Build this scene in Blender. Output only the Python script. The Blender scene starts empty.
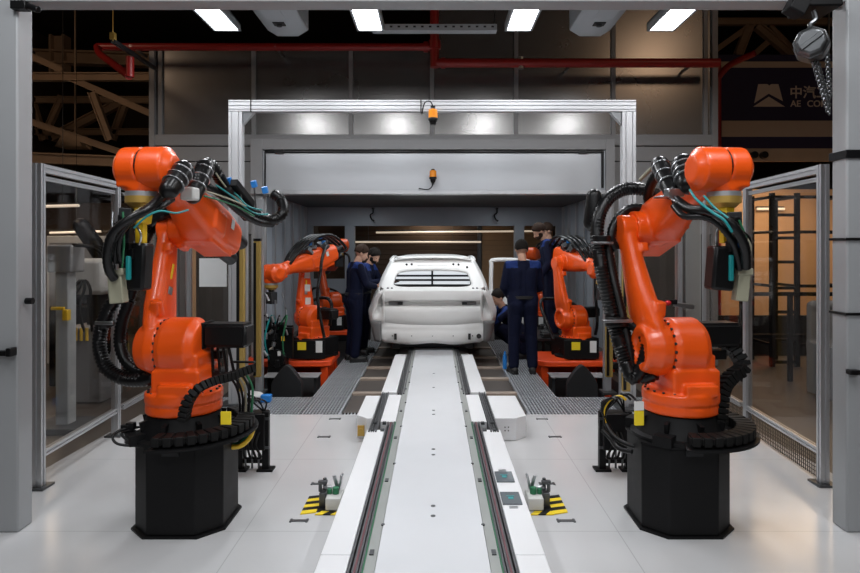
import bpy, bmesh, math, random
from mathutils import Vector, Matrix, Euler, noise

random.seed(7)
SC = bpy.context.scene
COL = SC.collection
R = math.radians
PI = math.pi
V = Vector

# ------------------------------------------------------------------ camera
F, CX, CY, H = 620.0, 434.5, 248.0, 1.7       # focal length in px, vanishing point, eye height


def at(px, py, d):
    """point of the place at depth d that the photograph shows at px, py"""
    return V(((px - CX) * d / F, d, H - (py - CY) * d / F))


cam = bpy.data.cameras.new('camera')
cam.sensor_width = 36
cam.lens = F / 860 * 36
cam.shift_x = (430 - CX) / 860
cam.shift_y = -(286.5 - CY) / 860
cam.clip_start = .05
co = bpy.data.objects.new('camera', cam)
co.location = (0, 0, H)
co.rotation_euler = (PI / 2, 0, 0)
COL.objects.link(co)
SC.camera = co

# --------------------------------------------------------------- materials
M = {}


def mat(name, col, rough=.5, metal=0., spec=.5, bump=0., bscale=40., vary=0., vscale=3., emit=None, estr=0.,
        coat=0., alpha=1., trans=0., aniso=None):
    m = bpy.data.materials.new(name)
    m.use_nodes = True
    nt = m.node_tree
    b = nt.nodes['Principled BSDF']
    b.inputs['Base Color'].default_value = (*col, 1)
    b.inputs['Roughness'].default_value = rough
    b.inputs['Metallic'].default_value = metal
    b.inputs['Specular IOR Level'].default_value = spec
    b.inputs['Coat Weight'].default_value = coat
    b.inputs['Coat Roughness'].default_value = .08
    b.inputs['Alpha'].default_value = alpha
    b.inputs['Transmission Weight'].default_value = trans
    if emit:
        b.inputs['Emission Color'].default_value = (*emit, 1)
        b.inputs['Emission Strength'].default_value = estr
    if bump or vary:
        tc = nt.nodes.new('ShaderNodeTexCoord')
    if bump:
        n = nt.nodes.new('ShaderNodeTexNoise')
        n.inputs['Scale'].default_value = bscale
        n.inputs['Detail'].default_value = 4
        nt.links.new(tc.outputs['Object'], n.inputs['Vector'])
        bp = nt.nodes.new('ShaderNodeBump')
        bp.inputs['Strength'].default_value = bump
        bp.inputs['Distance'].default_value = .02
        nt.links.new(n.outputs['Fac'], bp.inputs['Height'])
        nt.links.new(bp.outputs['Normal'], b.inputs['Normal'])
    if vary:
        n = nt.nodes.new('ShaderNodeTexNoise')
        n.inputs['Scale'].default_value = vscale
        n.inputs['Detail'].default_value = 6
        nt.links.new(tc.outputs['Object'], n.inputs['Vector'])
        mx = nt.nodes.new('ShaderNodeMix')
        mx.data_type = 'RGBA'
        mx.inputs['A'].default_value = (*[c * (1 - vary) for c in col], 1)
        mx.inputs['B'].default_value = (*[min(1, c * (1 + vary)) for c in col], 1)
        nt.links.new(n.outputs['Fac'], mx.inputs['Factor'])
        nt.links.new(mx.outputs['Result'], b.inputs['Base Color'])
        rr = nt.nodes.new('ShaderNodeMapRange')
        rr.inputs['To Min'].default_value = max(.02, rough * (1 - .5 * vary))
        rr.inputs['To Max'].default_value = min(1, rough * (1 + .6 * vary))
        nt.links.new(n.outputs['Fac'], rr.inputs['Value'])
        nt.links.new(rr.outputs['Result'], b.inputs['Roughness'])
    M[name] = m
    return m


mat('orange', (.90, .098, .006), .34, vary=.06, vscale=6, coat=.15)
mat('orange_plate', (.80, .07, .008), .4, vary=.1)
mat('black_paint', (.0055, .0055, .006), .5, spec=.22, vary=.2, vscale=8)
mat('black_plastic', (.006, .006, .0065), .34, spec=.3, vary=.1)
mat('hose', (.0055, .0055, .006), .30, spec=.35)
mat('rubber', (.006, .006, .006), .55, spec=.22)
mat('dark_grey', (.025, .026, .028), .5, spec=.3, vary=.15)
mat('steel', (.50, .51, .53), .3, metal=1, vary=.12, vscale=12)
mat('dark_steel', (.13, .135, .14), .38, metal=.9, vary=.2, vscale=10)
mat('aluminium', (.60, .61, .63), .36, metal=.75, vary=.08, vscale=5)
mat('portal_white', (.50, .505, .52), .42, metal=.15)
mat('post_paint', (.34, .35, .36), .5, vary=.06, vscale=2)
mat('white_paint', (.80, .805, .82), .28, vary=.03, vscale=3)
mat('plate_white', (.67, .685, .71), .22, vary=.05, vscale=2)
mat('yellow', (.86, .55, .02), .4)
mat('curtain_yellow', (.36, .24, .06), .5)
mat('label_white', (.75, .75, .73), .6)
mat('label_yellow', (.9, .68, .02), .5)
mat('olive', (.34, .33, .24), .5)
mat('teal', (.01, .27, .28), .4)
mat('blue', (.02, .22, .65), .4)
mat('green', (.02, .16, .07), .5)
mat('red_pipe', (.30, .012, .010), .4, vary=.1)
mat('red', (.6, .01, .02), .4)
mat('brass', (.62, .40, .10), .4, metal=.6)
mat('rail_dark', (.11, .112, .118), .4, metal=.5, vary=.25, vscale=15)
mat('rail_strip', (.40, .415, .40), .35, metal=.4, vary=.1)
mat('rail_red', (.16, .05, .06), .5)
mat('concrete', (.095, .08, .07), .45, vary=.25, vscale=1.5, bump=.05)
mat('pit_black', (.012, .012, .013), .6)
mat('plate_brown', (.10, .085, .075), .45, metal=.3, vary=.3, vscale=4)
mat('bar_tan', (.36, .29, .235), .45, vary=.2, vscale=6)
mat('grate', (.46, .48, .51), .35, metal=.4)
mat('wall_metal', (.27, .262, .255), .27, metal=.75, vary=.07, vscale=1.2, bump=.01, bscale=2)
mat('wall_frame', (.24, .24, .245), .5, vary=.06)
mat('wall_seam', (.12, .12, .12), .5)
mat('door_panel', (.50, .515, .54), .36, metal=.5, vary=.05, vscale=1.5)
mat('booth_wall', (.40, .44, .49), .5, vary=.06)
mat('booth_dark', (.10, .105, .11), .6)
mat('hall_black', (.012, .011, .010), .8)
mat('hall_brown', (.06, .043, .032), .7, vary=.3, vscale=.8)
mat('hall_tan', (.56, .36, .215), .6, vary=.1, vscale=2)
mat('slat_brown', (.085, .055, .036), .55, vary=.25, vscale=2)
mat('tan_panel', (.38, .24, .13), .55, vary=.12, vscale=3)
mat('truss', (.42, .29, .19), .6, vary=.2, vscale=3)
mat('banner', (.030, .024, .065), .75)
mat('banner_tan', (.55, .42, .31), .75)
mat('banner_text', (.70, .58, .48), .75)
mat('unit_grey', (.42, .46, .49), .45, vary=.06)
mat('cabinet', (.25, .255, .265), .5, vary=.08)
mat('cabinet_white', (.60, .60, .58), .5, vary=.08)
mat('car_white', (.79, .785, .77), .40, vary=.05, vscale=2.5)
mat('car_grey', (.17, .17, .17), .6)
mat('car_hole', (.02, .02, .02), .7)
mat('glass_screen', (.13, .15, .165), .12, vary=.15, vscale=12)
mat('hazard_yellow', (.85, .62, .01), .5)
mat('skin', (.50, .28, .19), .55, vary=.08, vscale=20)
mat('hair_dark', (.008, .0055, .004), .7, spec=.2, bump=.22, bscale=90)
mat('hair_brown', (.028, .014, .008), .7, spec=.2, bump=.22, bscale=90)
mat('coverall', (.0045, .0065, .022), .8, spec=.15, bump=.6, bscale=13, vary=.25, vscale=10)
mat('yoke', (.008, .026, .13), .7, spec=.2, bump=.5, bscale=16)
mat('shoe', (.012, .012, .012), .5)
mat('eye', (.02, .015, .012), .2)
mat('lip', (.36, .14, .11), .5)
mat('paper', (.78, .80, .80), .7)
mat('amber', (.62, .20, .01), .2, emit=(1, .35, .02), estr=.10)
mat('lamp', (1, 1, 1), .5, emit=(.96, .98, 1), estr=14)
mat('booth_fill', (1, 1, 1), .5, emit=(.92, .97, 1), estr=9)
mat('rack_lamp', (1, 1, 1), .5, emit=(.88, .95, 1), estr=.72)
mat('tube_lamp', (1, 1, 1), .5, emit=(1, .80, .58), estr=.45)
mat('fabric_grey', (.17, .175, .185), .85, bump=.3, bscale=25)
mat('mesh_guard', (.045, .04, .035), .6)


def glass_mat():
    m = bpy.data.materials.new('glass')
    m.use_nodes = True
    nt = m.node_tree
    nt.nodes.clear()
    out = nt.nodes.new('ShaderNodeOutputMaterial')
    tr = nt.nodes.new('ShaderNodeBsdfTransparent')
    tr.inputs['Color'].default_value = (.88, .86, .84, 1)
    gl = nt.nodes.new('ShaderNodeBsdfGlossy')
    gl.inputs['Roughness'].default_value = .03
    gl.inputs['Color'].default_value = (.9, .92, .95, 1)
    fr = nt.nodes.new('ShaderNodeLayerWeight')
    fr.inputs['Blend'].default_value = .5
    pw_ = nt.nodes.new('ShaderNodeMath')
    pw_.operation = 'POWER'
    pw_.inputs[1].default_value = 4.0
    mul = nt.nodes.new('ShaderNodeMath')
    mul.operation = 'MULTIPLY_ADD'
    mul.inputs[1].default_value = .35
    mul.inputs[2].default_value = .012
    mx = nt.nodes.new('ShaderNodeMixShader')
    nt.links.new(fr.outputs['Facing'], pw_.inputs[0])
    nt.links.new(pw_.outputs[0], mul.inputs[0])
    nt.links.new(mul.outputs[0], mx.inputs['Fac'])
    nt.links.new(tr.outputs[0], mx.inputs[1])
    nt.links.new(gl.outputs[0], mx.inputs[2])
    nt.links.new(mx.outputs[0], out.inputs['Surface'])
    M['glass'] = m


glass_mat()


def line_mat(name, col, dark, lines, rough, vary=.04):
    """surface with thin joints: lines = [(axis, period, offset, width)]"""
    m = mat(name, col, rough, vary=vary, vscale=1.6)
    nt = m.node_tree
    b = nt.nodes['Principled BSDF']
    src = b.inputs['Base Color'].links[0].from_socket
    tc = nt.nodes.new('ShaderNodeTexCoord')
    sp = nt.nodes.new('ShaderNodeSeparateXYZ')
    nt.links.new(tc.outputs['Object'], sp.inputs[0])
    acc = None

    def mth(op, a, v):
        n = nt.nodes.new('ShaderNodeMath')
        n.operation = op
        nt.links.new(a, n.inputs[0])
        if isinstance(v, (int, float)):
            n.inputs[1].default_value = v
        else:
            nt.links.new(v, n.inputs[1])
        return n.outputs[0]
    for ax, per, off, w in lines:
        s = sp.outputs['XYZ'.index(ax)]
        a = mth('ADD', s, -off + per * 100.5)
        a = mth('MODULO', a, per)
        a = mth('ADD', a, -per / 2)
        a = mth('ABSOLUTE', a, 0)
        a = mth('LESS_THAN', a, w / 2)
        acc = a if acc is None else mth('MAXIMUM', acc, a)
    mx = nt.nodes.new('ShaderNodeMix')
    mx.data_type = 'RGBA'
    mx.inputs['B'].default_value = (*dark, 1)
    nt.links.new(acc, mx.inputs['Factor'])
    nt.links.new(src, mx.inputs['A'])
    nt.links.new(mx.outputs['Result'], b.inputs['Base Color'])
    return m


line_mat('floor_white', (.54, .54, .545), (.41, .41, .415), [('X', 2.24, 1.10, .006), ('Y', 1.27, 3.72, .006)], .2, .06)

# ------------------------------------------------------------ mesh builder


class MB:
    def __init__(self):
        self.bm = bmesh.new()
        self.mi = 0

    def _tag(self, faces):
        for f in faces:
            f.material_index = self.mi

    def box(self, c, s, rot=None):
        c = V(c)
        m = rot.to_matrix() if isinstance(rot, Euler) else (rot or Matrix.Identity(3))
        vs = [self.bm.verts.new(c + m @ V((x * s[0] / 2, y * s[1] / 2, z * s[2] / 2)))
              for x in (-1, 1) for y in (-1, 1) for z in (-1, 1)]
        fs = [(0, 1, 3, 2), (4, 6, 7, 5), (0, 4, 5, 1), (2, 3, 7, 6), (0, 2, 6, 4), (1, 5, 7, 3)]
        self._tag([self.bm.faces.new([vs[i] for i in f]) for f in fs])
        return self

    def bb(self, x0, x1, y0, y1, z0, z1):
        return self.box(((x0 + x1) / 2, (y0 + y1) / 2, (z0 + z1) / 2), (abs(x1 - x0), abs(y1 - y0), abs(z1 - z0)))

    def rings(self, rings, cap=True, closed=False):
        vr = [[self.bm.verts.new(p) for p in r] for r in rings]
        n = len(vr[0])
        fs = []
        k = len(vr)
        for i in range(k if closed else k - 1):
            a, b = vr[i], vr[(i + 1) % k]
            for j in range(n):
                fs.append(self.bm.faces.new((a[j], a[(j + 1) % n], b[(j + 1) % n], b[j])))
        if cap and not closed:
            fs.append(self.bm.faces.new(list(reversed(vr[0]))))
            fs.append(self.bm.faces.new(vr[-1]))
        self._tag(fs)
        return self

    def grid(self, rows):
        vr = [[self.bm.verts.new(p) for p in r] for r in rows]
        fs = []
        for a, b in zip(vr, vr[1:]):
            for j in range(len(a) - 1):
                fs.append(self.bm.faces.new((a[j], a[j + 1], b[j + 1], b[j])))
        self._tag(fs)
        return self

    def cyl(self, a, b, r0, r1=None, seg=20):
        a, b = V(a), V(b)
        r1 = r0 if r1 is None else r1
        d = (b - a).normalized()
        u = d.orthogonal().normalized()
        w = d.cross(u)
        ring = lambda p, r: [p + (u * math.cos(2 * PI * i / seg) + w * math.sin(2 * PI * i / seg)) * r for i in range(seg)]
        return self.rings([ring(a, r0), ring(b, r1)])

    def cap(self, a, b, ra, rb=None, seg=14):
        """round-ended tapering limb"""
        a, b = V(a), V(b)
        rb = ra if rb is None else rb
        d = b - a
        L = d.length
        d = d.normalized() if L > 1e-6 else V((0, 0, 1))
        u = d.orthogonal().normalized()
        w = d.cross(u)
        rs = []
        k = 5
        for i in range(k + 1):
            t = -PI / 2 + (PI / 2) * i / k
            rs.append((a + d * (math.sin(t) * ra), max(1e-4, math.cos(t) * ra)))
        for i in range(k + 1):
            t = (PI / 2) * i / k
            rs.append((b + d * (math.sin(t) * rb), max(1e-4, math.cos(t) * rb)))
        return self.rings([[p + (u * math.cos(2 * PI * i / seg) + w * math.sin(2 * PI * i / seg)) * r
                            for i in range(seg)] for p, r in rs])

    def ell(self, c, r, rot=None, seg=18, rn=12, keep=None):
        c = V(c)
        m = rot or Matrix.Identity(3)
        rings = []
        for i in range(rn + 1):
            t = -PI / 2 + PI * i / rn
            z, q = math.sin(t), max(1e-4, math.cos(t))
            rings.append([c + m @ V((r[0] * q * math.cos(2 * PI * j / seg), r[1] * q * math.sin(2 * PI * j / seg), r[2] * z))
                          for j in range(seg)])
        return self.rings(rings)

    def tube(self, pts, r, seg=10, smooth=6, corr=0., pitch=.02):
        """hose through pts; corr > 0 gives it ribs"""
        pts = [V(p) for p in pts]
        if smooth:
            out = []
            n = len(pts)
            for i in range(n - 1):
                p0, p1, p2, p3 = pts[max(0, i - 1)], pts[i], pts[i + 1], pts[min(n - 1, i + 2)]
                k = smooth
                if corr:
                    k = max(4, int((p2 - p1).length / (pitch / 2)))
                for j in range(k):
                    t = j / k
                    out.append(.5 * ((2 * p1) + (p2 - p0) * t + (2 * p0 - 5 * p1 + 4 * p2 - p3) * t * t
                                     + (3 * p1 - p0 - 3 * p2 + p3) * t ** 3))
            out.append(pts[-1])
            pts = out
        rings = []
        u = None
        for i, p in enumerate(pts):
            d = (pts[min(len(pts) - 1, i + 1)] - pts[max(0, i - 1)])
            d = d.normalized() if d.length > 1e-9 else V((0, 0, 1))
            u = d.orthogonal().normalized() if u is None else (u - d * u.dot(d)).normalized()
            w = d.cross(u)
            q = r * (1 - corr * (i % 2))
            rings.append([p + (u * math.cos(2 * PI * j / seg) + w * math.sin(2 * PI * j / seg)) * q for j in range(seg)])
        return self.rings(rings)

    def lathe(self, prof, seg=40, m=None, a0=0, a1=2 * PI):
        """prof [(r, z)] about the z axis, placed by matrix m"""
        m = m or Matrix.Identity(4)
        full = abs(a1 - a0 - 2 * PI) < 1e-6
        n = seg if full else seg + 1
        rings = []
        for r, z in prof:
            rings.append([m @ V((max(r, 1e-4) * math.cos(a0 + (a1 - a0) * i / seg), max(r, 1e-4) * math.sin(a0 + (a1 - a0) * i / seg), z))
                          for i in range(n)])
        if full:
            return self.rings(rings)
        return self.grid(rings)

    def prism(self, poly, a, b, axis='Y'):
        """2-D polygon extruded from a to b along an axis"""
        def p3(q, t):
            if axis == 'Y':
                return V((q[0], t, q[1]))
            if axis == 'X':
                return V((t, q[0], q[1]))
            return V((q[0], q[1], t))
        return self.rings([[p3(q, a) for q in poly], [p3(q, b) for q in poly]])

    def profile(self, a, b, w, h, up=(0, 0, 1), nw=1, nh=1, g=.012, dp=.012):
        """T-slot aluminium profile from a to b"""
        a, b = V(a), V(b)
        d = (b - a).normalized()
        u = V(up)
        u = (u - d * u.dot(d))
        if u.length < 1e-4:
            u = d.orthogonal()
        u.normalize()
        s = d.cross(u)

        def side(L, n):
            o = [(-L / 2, 0)]
            for i in range(n):
                c = -L / 2 + L * (i + .5) / n
                o += [(c - g / 2, 0), (c - g / 2, dp), (c + g / 2, dp), (c + g / 2, 0)]
            return o
        poly = []
        poly += [(x, -h / 2 + q) for x, q in side(w, nw)]
        poly += [(w / 2 - q, y) for y, q in side(h, nh)]
        poly += [(-x, h / 2 - q) for x, q in side(w, nw)]
        poly += [(-w / 2 + q, -y) for y, q in side(h, nh)]
        return self.rings([[p + s * x + u * y for x, y in poly] for p in (a, b)])

    def xf(self, m):
        bmesh.ops.transform(self.bm, matrix=m, verts=self.bm.verts)
        return self

    def build_each(self, name, mats, parent=None, **k):
        """one object per connected piece"""
        bm = self.bm
        left = set(bm.verts)
        groups = []
        while left:
            st = [left.pop()]
            g = set(st)
            while st:
                v = st.pop()
                for e in v.link_edges:
                    o = e.other_vert(v)
                    if o not in g:
                        g.add(o)
                        left.discard(o)
                        st.append(o)
            groups.append(g)
        groups.sort(key=lambda g: min((round(v.co.y, 4), round(v.co.x, 4), round(v.co.z, 4)) for v in g))
        out = []
        for g in groups:
            m = MB()
            mp = {v: m.bm.verts.new(v.co) for v in g}
            for f in {f for v in g for f in v.link_faces}:
                m.bm.faces.new([mp[v] for v in f.verts])
            out.append(m.build(name, mats, parent, **k))
        bm.free()
        return out

    def build(self, name, mats, parent=None, bevel=0, smooth=35, sub=0, solid=0, bseg=2):
        bmesh.ops.recalc_face_normals(self.bm, faces=self.bm.faces)
        me = bpy.data.meshes.new(name)
        self.bm.to_mesh(me)
        self.bm.free()
        ob = bpy.data.objects.new(name, me)
        return finish(ob, mats, parent, bevel, smooth, sub, solid, bseg)


def finish(ob, mats, parent=None, bevel=0, smooth=35, sub=0, solid=0, bseg=2):
    me = ob.data
    if not isinstance(mats, (list, tuple)):
        mats = [mats]
    me.materials.clear()
    for k in mats:
        me.materials.append(M[k])
    if smooth:
        me.polygons.foreach_set('use_smooth', [True] * len(me.polygons))
        me.set_sharp_from_angle(angle=R(smooth))
    if solid:
        s = ob.modifiers.new('solid', 'SOLIDIFY')
        s.thickness = solid
        s.offset = 0
    if bevel:
        b = ob.modifiers.new('bevel', 'BEVEL')
        b.width = bevel
        b.segments = bseg
        b.limit_method = 'ANGLE'
        b.angle_limit = R(40)
    if sub:
        s = ob.modifiers.new('sub', 'SUBSURF')
        s.levels = s.render_levels = sub
    COL.objects.link(ob)
    if parent:
        ob.parent = parent
    return ob


def fuse(mb, voxel=.01, it=4, fac=.5):
    """melt overlapping solids into one continuous surface; returns a mesh"""
    bmesh.ops.recalc_face_normals(mb.bm, faces=mb.bm.faces)
    me = bpy.data.meshes.new('fuse')
    mb.bm.to_mesh(me)
    mb.bm.free()
    ob = bpy.data.objects.new('fuse', me)
    COL.objects.link(ob)
    r = ob.modifiers.new('r', 'REMESH')
    r.mode = 'VOXEL'
    r.voxel_size = voxel
    if it:
        s = ob.modifiers.new('s', 'SMOOTH')
        s.iterations = it
        s.factor = fac
    dg = bpy.context.evaluated_depsgraph_get()
    out = bpy.data.meshes.new_from_object(ob.evaluated_get(dg))
    bpy.data.objects.remove(ob)
    bpy.data.meshes.remove(me)
    out.polygons.foreach_set('material_index', [0] * len(out.polygons))
    return out


CACHE = {}


def cached(key, fn, mats, smooth=60):
    """one mesh shared by the same part of several things"""
    if key not in CACHE:
        me = fn()
        me.name = key
        me.materials.clear()
        for k in (mats if isinstance(mats, (list, tuple)) else [mats]):
            me.materials.append(M[k])
        me.polygons.foreach_set('use_smooth', [True] * len(me.polygons))
        if smooth:
            me.set_sharp_from_angle(angle=R(smooth))
        CACHE[key] = me
    return CACHE[key]


def put(name, me, parent, loc=(0, 0, 0), rot=(0, 0, 0)):
    o = bpy.data.objects.new(name, me)
    o.location = loc
    o.rotation_euler = rot
    COL.objects.link(o)
    o.parent = parent
    return o


def tag(o, label, cat, group=None, kind=None):
    o['label'] = label
    o['category'] = cat
    if group:
        o['group'] = group
    if kind:
        o['kind'] = kind
    return o


def thing(name, label, cat, loc=(0, 0, 0), rz=0, group=None):
    o = bpy.data.objects.new(name, None)
    o.empty_display_size = .1
    o.location = loc
    o.rotation_euler = (0, 0, rz)
    COL.objects.link(o)
    return tag(o, label, cat, group)


def struct(name, mb, mats, **k):
    o = mb.build(name, mats, **k)
    o['kind'] = 'structure'
    return o


def copy_tree(o, parent=None):
    c = o.copy()
    COL.objects.link(c)
    c.parent = parent
    for ch in list(o.children):
        copy_tree(ch, c)
    return c


def loc_of(root):
    """world point -> root's frame"""
    m = Matrix.Translation(root.location) @ root.rotation_euler.to_matrix().to_4x4()
    mi = m.inverted()
    return lambda p: mi @ V(p)


# ================================================================= SETTING
WD = 9.0       # depth of the panelled wall with the booth entrance
FE = 6.33      # far edge of the white floor
# white cell floor, hall floor round it, pits beyond
struct('floor', MB().bb(-3.0, 3.0, -4.0, FE, -.06, 0), 'floor_white')
hf = MB()
hf.bb(-9, -3.0, -4, 18, -.10, -.02).bb(3.0, 9, -4, 18, -.10, -.02)
hf.bb(-3.0, -2.45, FE, 18, -.10, -.02).bb(2.45, 3.0, FE, 18, -.10, -.02)
hf.bb(-2.45, 2.45, 14.0, 18, -.10, -.02)
struct('floor_hall', hf, 'concrete')
pf = MB()
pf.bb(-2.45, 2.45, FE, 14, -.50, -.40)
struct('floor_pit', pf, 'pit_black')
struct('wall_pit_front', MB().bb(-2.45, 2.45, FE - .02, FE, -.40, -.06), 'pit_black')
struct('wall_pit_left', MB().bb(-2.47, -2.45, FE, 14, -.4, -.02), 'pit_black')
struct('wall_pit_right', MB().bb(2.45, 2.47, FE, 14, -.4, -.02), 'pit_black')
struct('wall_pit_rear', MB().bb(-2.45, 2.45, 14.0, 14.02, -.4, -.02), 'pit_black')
struct('ceiling', MB().bb(-9, 9, -4, 18, 6.6, 6.7), 'hall_black')
struct('wall_left', MB().bb(-9.1, -9, -4, 18, -.1, 6.6), 'hall_brown')
struct('wall_right', MB().bb(9, 9.1, -4, 18, -.1, 6.6), 'hall_brown')
struct('wall_rear', MB().bb(-9, 9, 18, 18.1, -.1, 6.6), 'hall_brown')
struct('wall_front', MB().bb(-9, 9, -4.1, -4, -.1, 6.6), 'hall_brown')

# panelled wall with the booth entrance
OW, OZ = 2.47, 2.52
wb = MB()
WL, WR = -4.06, 4.03
struct('wall_back_left', MB().bb(WL, -OW, WD, WD + .12, -.02, 4.62), 'wall_metal')
struct('wall_back_right', MB().bb(OW, WR, WD, WD + .12, -.02, 5.6), 'wall_metal')
wb.bb(-OW, .02, WD, WD + .12, OZ, 4.62).bb(.02, OW, WD, WD + .12, OZ, 5.6)
struct('wall_back_top', wb, 'wall_metal')
for k, (pa, pb, ya, yb) in enumerate(((178, 197, 232, 345), (681, 691, 226, 300))):
    a, b_ = at(pa, ya, WD - .035), at(pb, yb, WD)
    struct('door_%d' % (k + 1), MB().bb(a.x, b_.x, WD - .045, WD - .031, b_.z, a.z), 'hall_tan')  # tan panel added for the tan hall glimpsed here, not a door
ts = MB()
for px in (161, 254, 351, 432, 516, 613, 705):
    x = (px - CX) * WD / F
    ts.bb(x - .03, x + .03, WD - .035, WD, 3.34, 4.62 if x < 0 else 5.6)
struct('trim_1', ts, 'wall_frame', bevel=.005)
tl = MB()
for x0, x1 in ((WL, -2.62), (2.58, WR)):
    tl.bb(x0, x1, WD - .05, WD, 3.18, 3.34)
    tl.bb(x0, x1, WD - .03, WD, 2.96, 3.165)
    tl.bb(x0, x1, WD - .03, WD, 1.9, 2.945)
tl.bb(-2.62, 2.58, WD - .05, WD, 3.24, 3.34)
tl.bb(WL - .06, WL + .02, WD - .06, WD, 0, 4.62).bb(WR - .02, WR + .06, WD - .06, WD, 0, 5.6)
struct('trim_2', tl, 'wall_frame', bevel=.004)

# booth behind the entrance
bw = MB()
bw.bb(-2.95, -2.87, WD + .12, 14, -.02, 2.62)
struct('wall_booth_left', bw, 'booth_wall')
struct('wall_booth_right', MB().bb(2.87, 2.95, WD + .12, 14, -.02, 2.62), 'booth_wall')
bc = MB().bb(-2.95, 2.95, WD + .95, 14.1, 2.62, 2.70)
bc.bb(-2.95, 2.95, WD + .12, WD + .95, 2.90, 2.98)
bc.bb(-2.95, 2.95, WD + .90, WD + .95, 2.70, 2.98)
struct('ceiling_booth', bc, 'booth_dark')
bk = MB()
bk.bb(-2.95, 2.95, 14.0, 14.12, 2.20, 2.62)
bk.bb(-2.02, -1.80, 13.95, 14.12, -.02, 2.20).bb(1.80, 2.02, 13.95, 14.12, -.02, 2.20)
bk.bb(-2.95, -2.75, 14.0, 14.12, -.02, 2.2).bb(2.75, 2.95, 14.0, 14.12, -.02, 2.2)
bk.bb(-2.75, -2.02, 14.0, 14.12, -.02, 1.0).bb(2.02, 2.75, 14.0, 14.12, -.02, 1.0)
struct('wall_booth_rear', bk, 'booth_wall', bevel=.004)
ss = MB()
for x in (-2.87, 2.87):
    s = 1 if x < 0 else -1
    for y in (9.6, 10.3, 11.0, 11.7, 12.4, 13.1, 13.7):
        ss.bb(x, x + s * .05, y - .04, y + .04, -.02, 2.6)
struct('trim_3', ss, 'aluminium')
# slatted brown roller door and tan panel in the hall behind the booth
sl = thing('roller_shutter', 'brown slatted roller shutter closing the far end of the booth behind the car', 'shutter', (0, 15.2, 0))
m = MB()
for i in range(20):
    m.bb(-2.9, 1.05, 0, .03, i * .118, i * .118 + .112)
m.build('slat_panel', 'slat_brown', sl, bevel=.008)
MB().bb(-2.95, -2.85, -.03, .05, 0, 2.6).bb(1.05, 1.15, -.03, .05, 0, 2.6).bb(-2.95, 1.15, -.03, .06, 2.36, 2.6).build('guide_frame', 'dark_steel', sl, bevel=.004)
tp = MB()
for i in range(20):
    tp.bb(1.16, 2.9, 15.2, 15.24, i * .118, i * .118 + .115)
o = tp.build('timber_partition', 'tan_panel', bevel=.003)
tag(o, 'tan timber partition right of the brown roller shutter at the far end', 'partition')
for k, (p0, p1, lab) in enumerate(((at(376, 232.5, 14.9), at(546, 231, 14.9), 'upper long warm tube lamp hanging before the brown roller shutter'),
                                   (at(340, 242, 15.08), at(481, 242, 15.08), 'lower long warm tube lamp hanging before the brown roller shutter'))):
    t = thing('tube_lamp', lab, 'lamp', (p0 + p1) / 2)
    f = loc_of(t)
    MB().cyl(f(p0), f(p1), .022, seg=10).build('tube', 'tube_lamp', t)
    mm = MB()
    mm.box(V((0, .03, .035)), ((p1 - p0).length, .05, .03))
    for q in (.2, .8):
        a = f(p0.lerp(p1, q))
        mm.cyl(a + V((0, .03, .03)), a + V((0, .03, 6.6 - t.location.z)), .006, seg=6)
    mm.build('housing', 'dark_steel', t)

# =============================================== entrance housing and portal
dh = thing('roller_door_housing', 'wide grey metal door housing above the booth entrance', 'door housing', (0, WD - .25, 0))
y0, y1 = 0, .195
x0, x1, zb, zt = -2.60, 2.55, 2.46, 3.24
m = MB().bb(x0, x0 + .17, y0, y1, zb, zt).bb(x1 - .13, x1, y0, y1, zb, zt).bb(x0 + .17, x1 - .13, y0, y1, 3.09, zt)
m.build('frame', 'wall_frame', dh, bevel=.006)
MB().bb(x0 + .17, x1 - .13, .05, .08, zb + .05, 3.09).build('front_panel', 'door_panel', dh)
MB().bb(x0 + .17, x1 - .13, .0, y1, zb, zb + .05).build('bottom_lip', 'aluminium', dh, bevel=.004)
m = MB().cyl((x0 + .2, .03, 3.065), (x1 - .16, .03, 3.065), .018, seg=10).cyl((x1 - .17, .03, 3.065), (x1 - .17, .03, 2.55), .018, seg=10)
m.cyl((x0 + .2, .03, 3.065), (x0 + .2, .03, 2.55), .012, seg=10)
for x in (-2.2, 2.1):
    m.box((x, .03, 3.065), (.12, .05, .05))
m.build('cable_conduit', 'black_plastic', dh)
# wall sides under the housing
tj = MB().bb(-2.60, -2.44, WD - .2, WD, -.02, 2.46).bb(2.44, 2.55, WD - .2, WD, -.02, 2.46)
struct('trim_4', tj, 'wall_frame', bevel=.005)

PD = 6.75
pt = thing('portal_frame', 'tall white aluminium portal frame standing before the booth entrance', 'frame', (0, PD, 0))
zT = H + (CY - 106.5) * PD / F
xl, xr = (236.5 - CX) * PD / F, (628 - CX) * PD / F
for x in (xl, xr):
    MB().profile((x, 0, 0), (x, 0, zT - .066), .145, .09, up=(0, 1, 0), nw=2, nh=1, g=.010, dp=.012).build('post', 'portal_white', pt, smooth=0)
MB().profile((xl - .073, 0, zT), (xr + .073, 0, zT), .09, .122, up=(0, 0, 1), nw=1, nh=3, g=.010, dp=.012).build('crossbeam', 'portal_white', pt, smooth=0)
for s, x in ((1, xl + .083), (-1, xr - .083)):
    m = MB().prism([(x, zT - .066), (x + s * .12, zT - .066), (x, zT - .2)], -.03, .03)
    m.build('corner_bracket', 'steel', pt, bevel=.004)
for x in (xl, xr):
    m = MB().box((x, 0, .008), (.30, .22, .016))
    m.build('foot_plate', 'dark_steel', pt)
m = MB()
for px in (252, 421):
    m.box(((px - CX) * PD / F, 0, zT), (.012, .1, .136))
m.build_each('cable_tie', 'black_plastic', pt)


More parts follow.
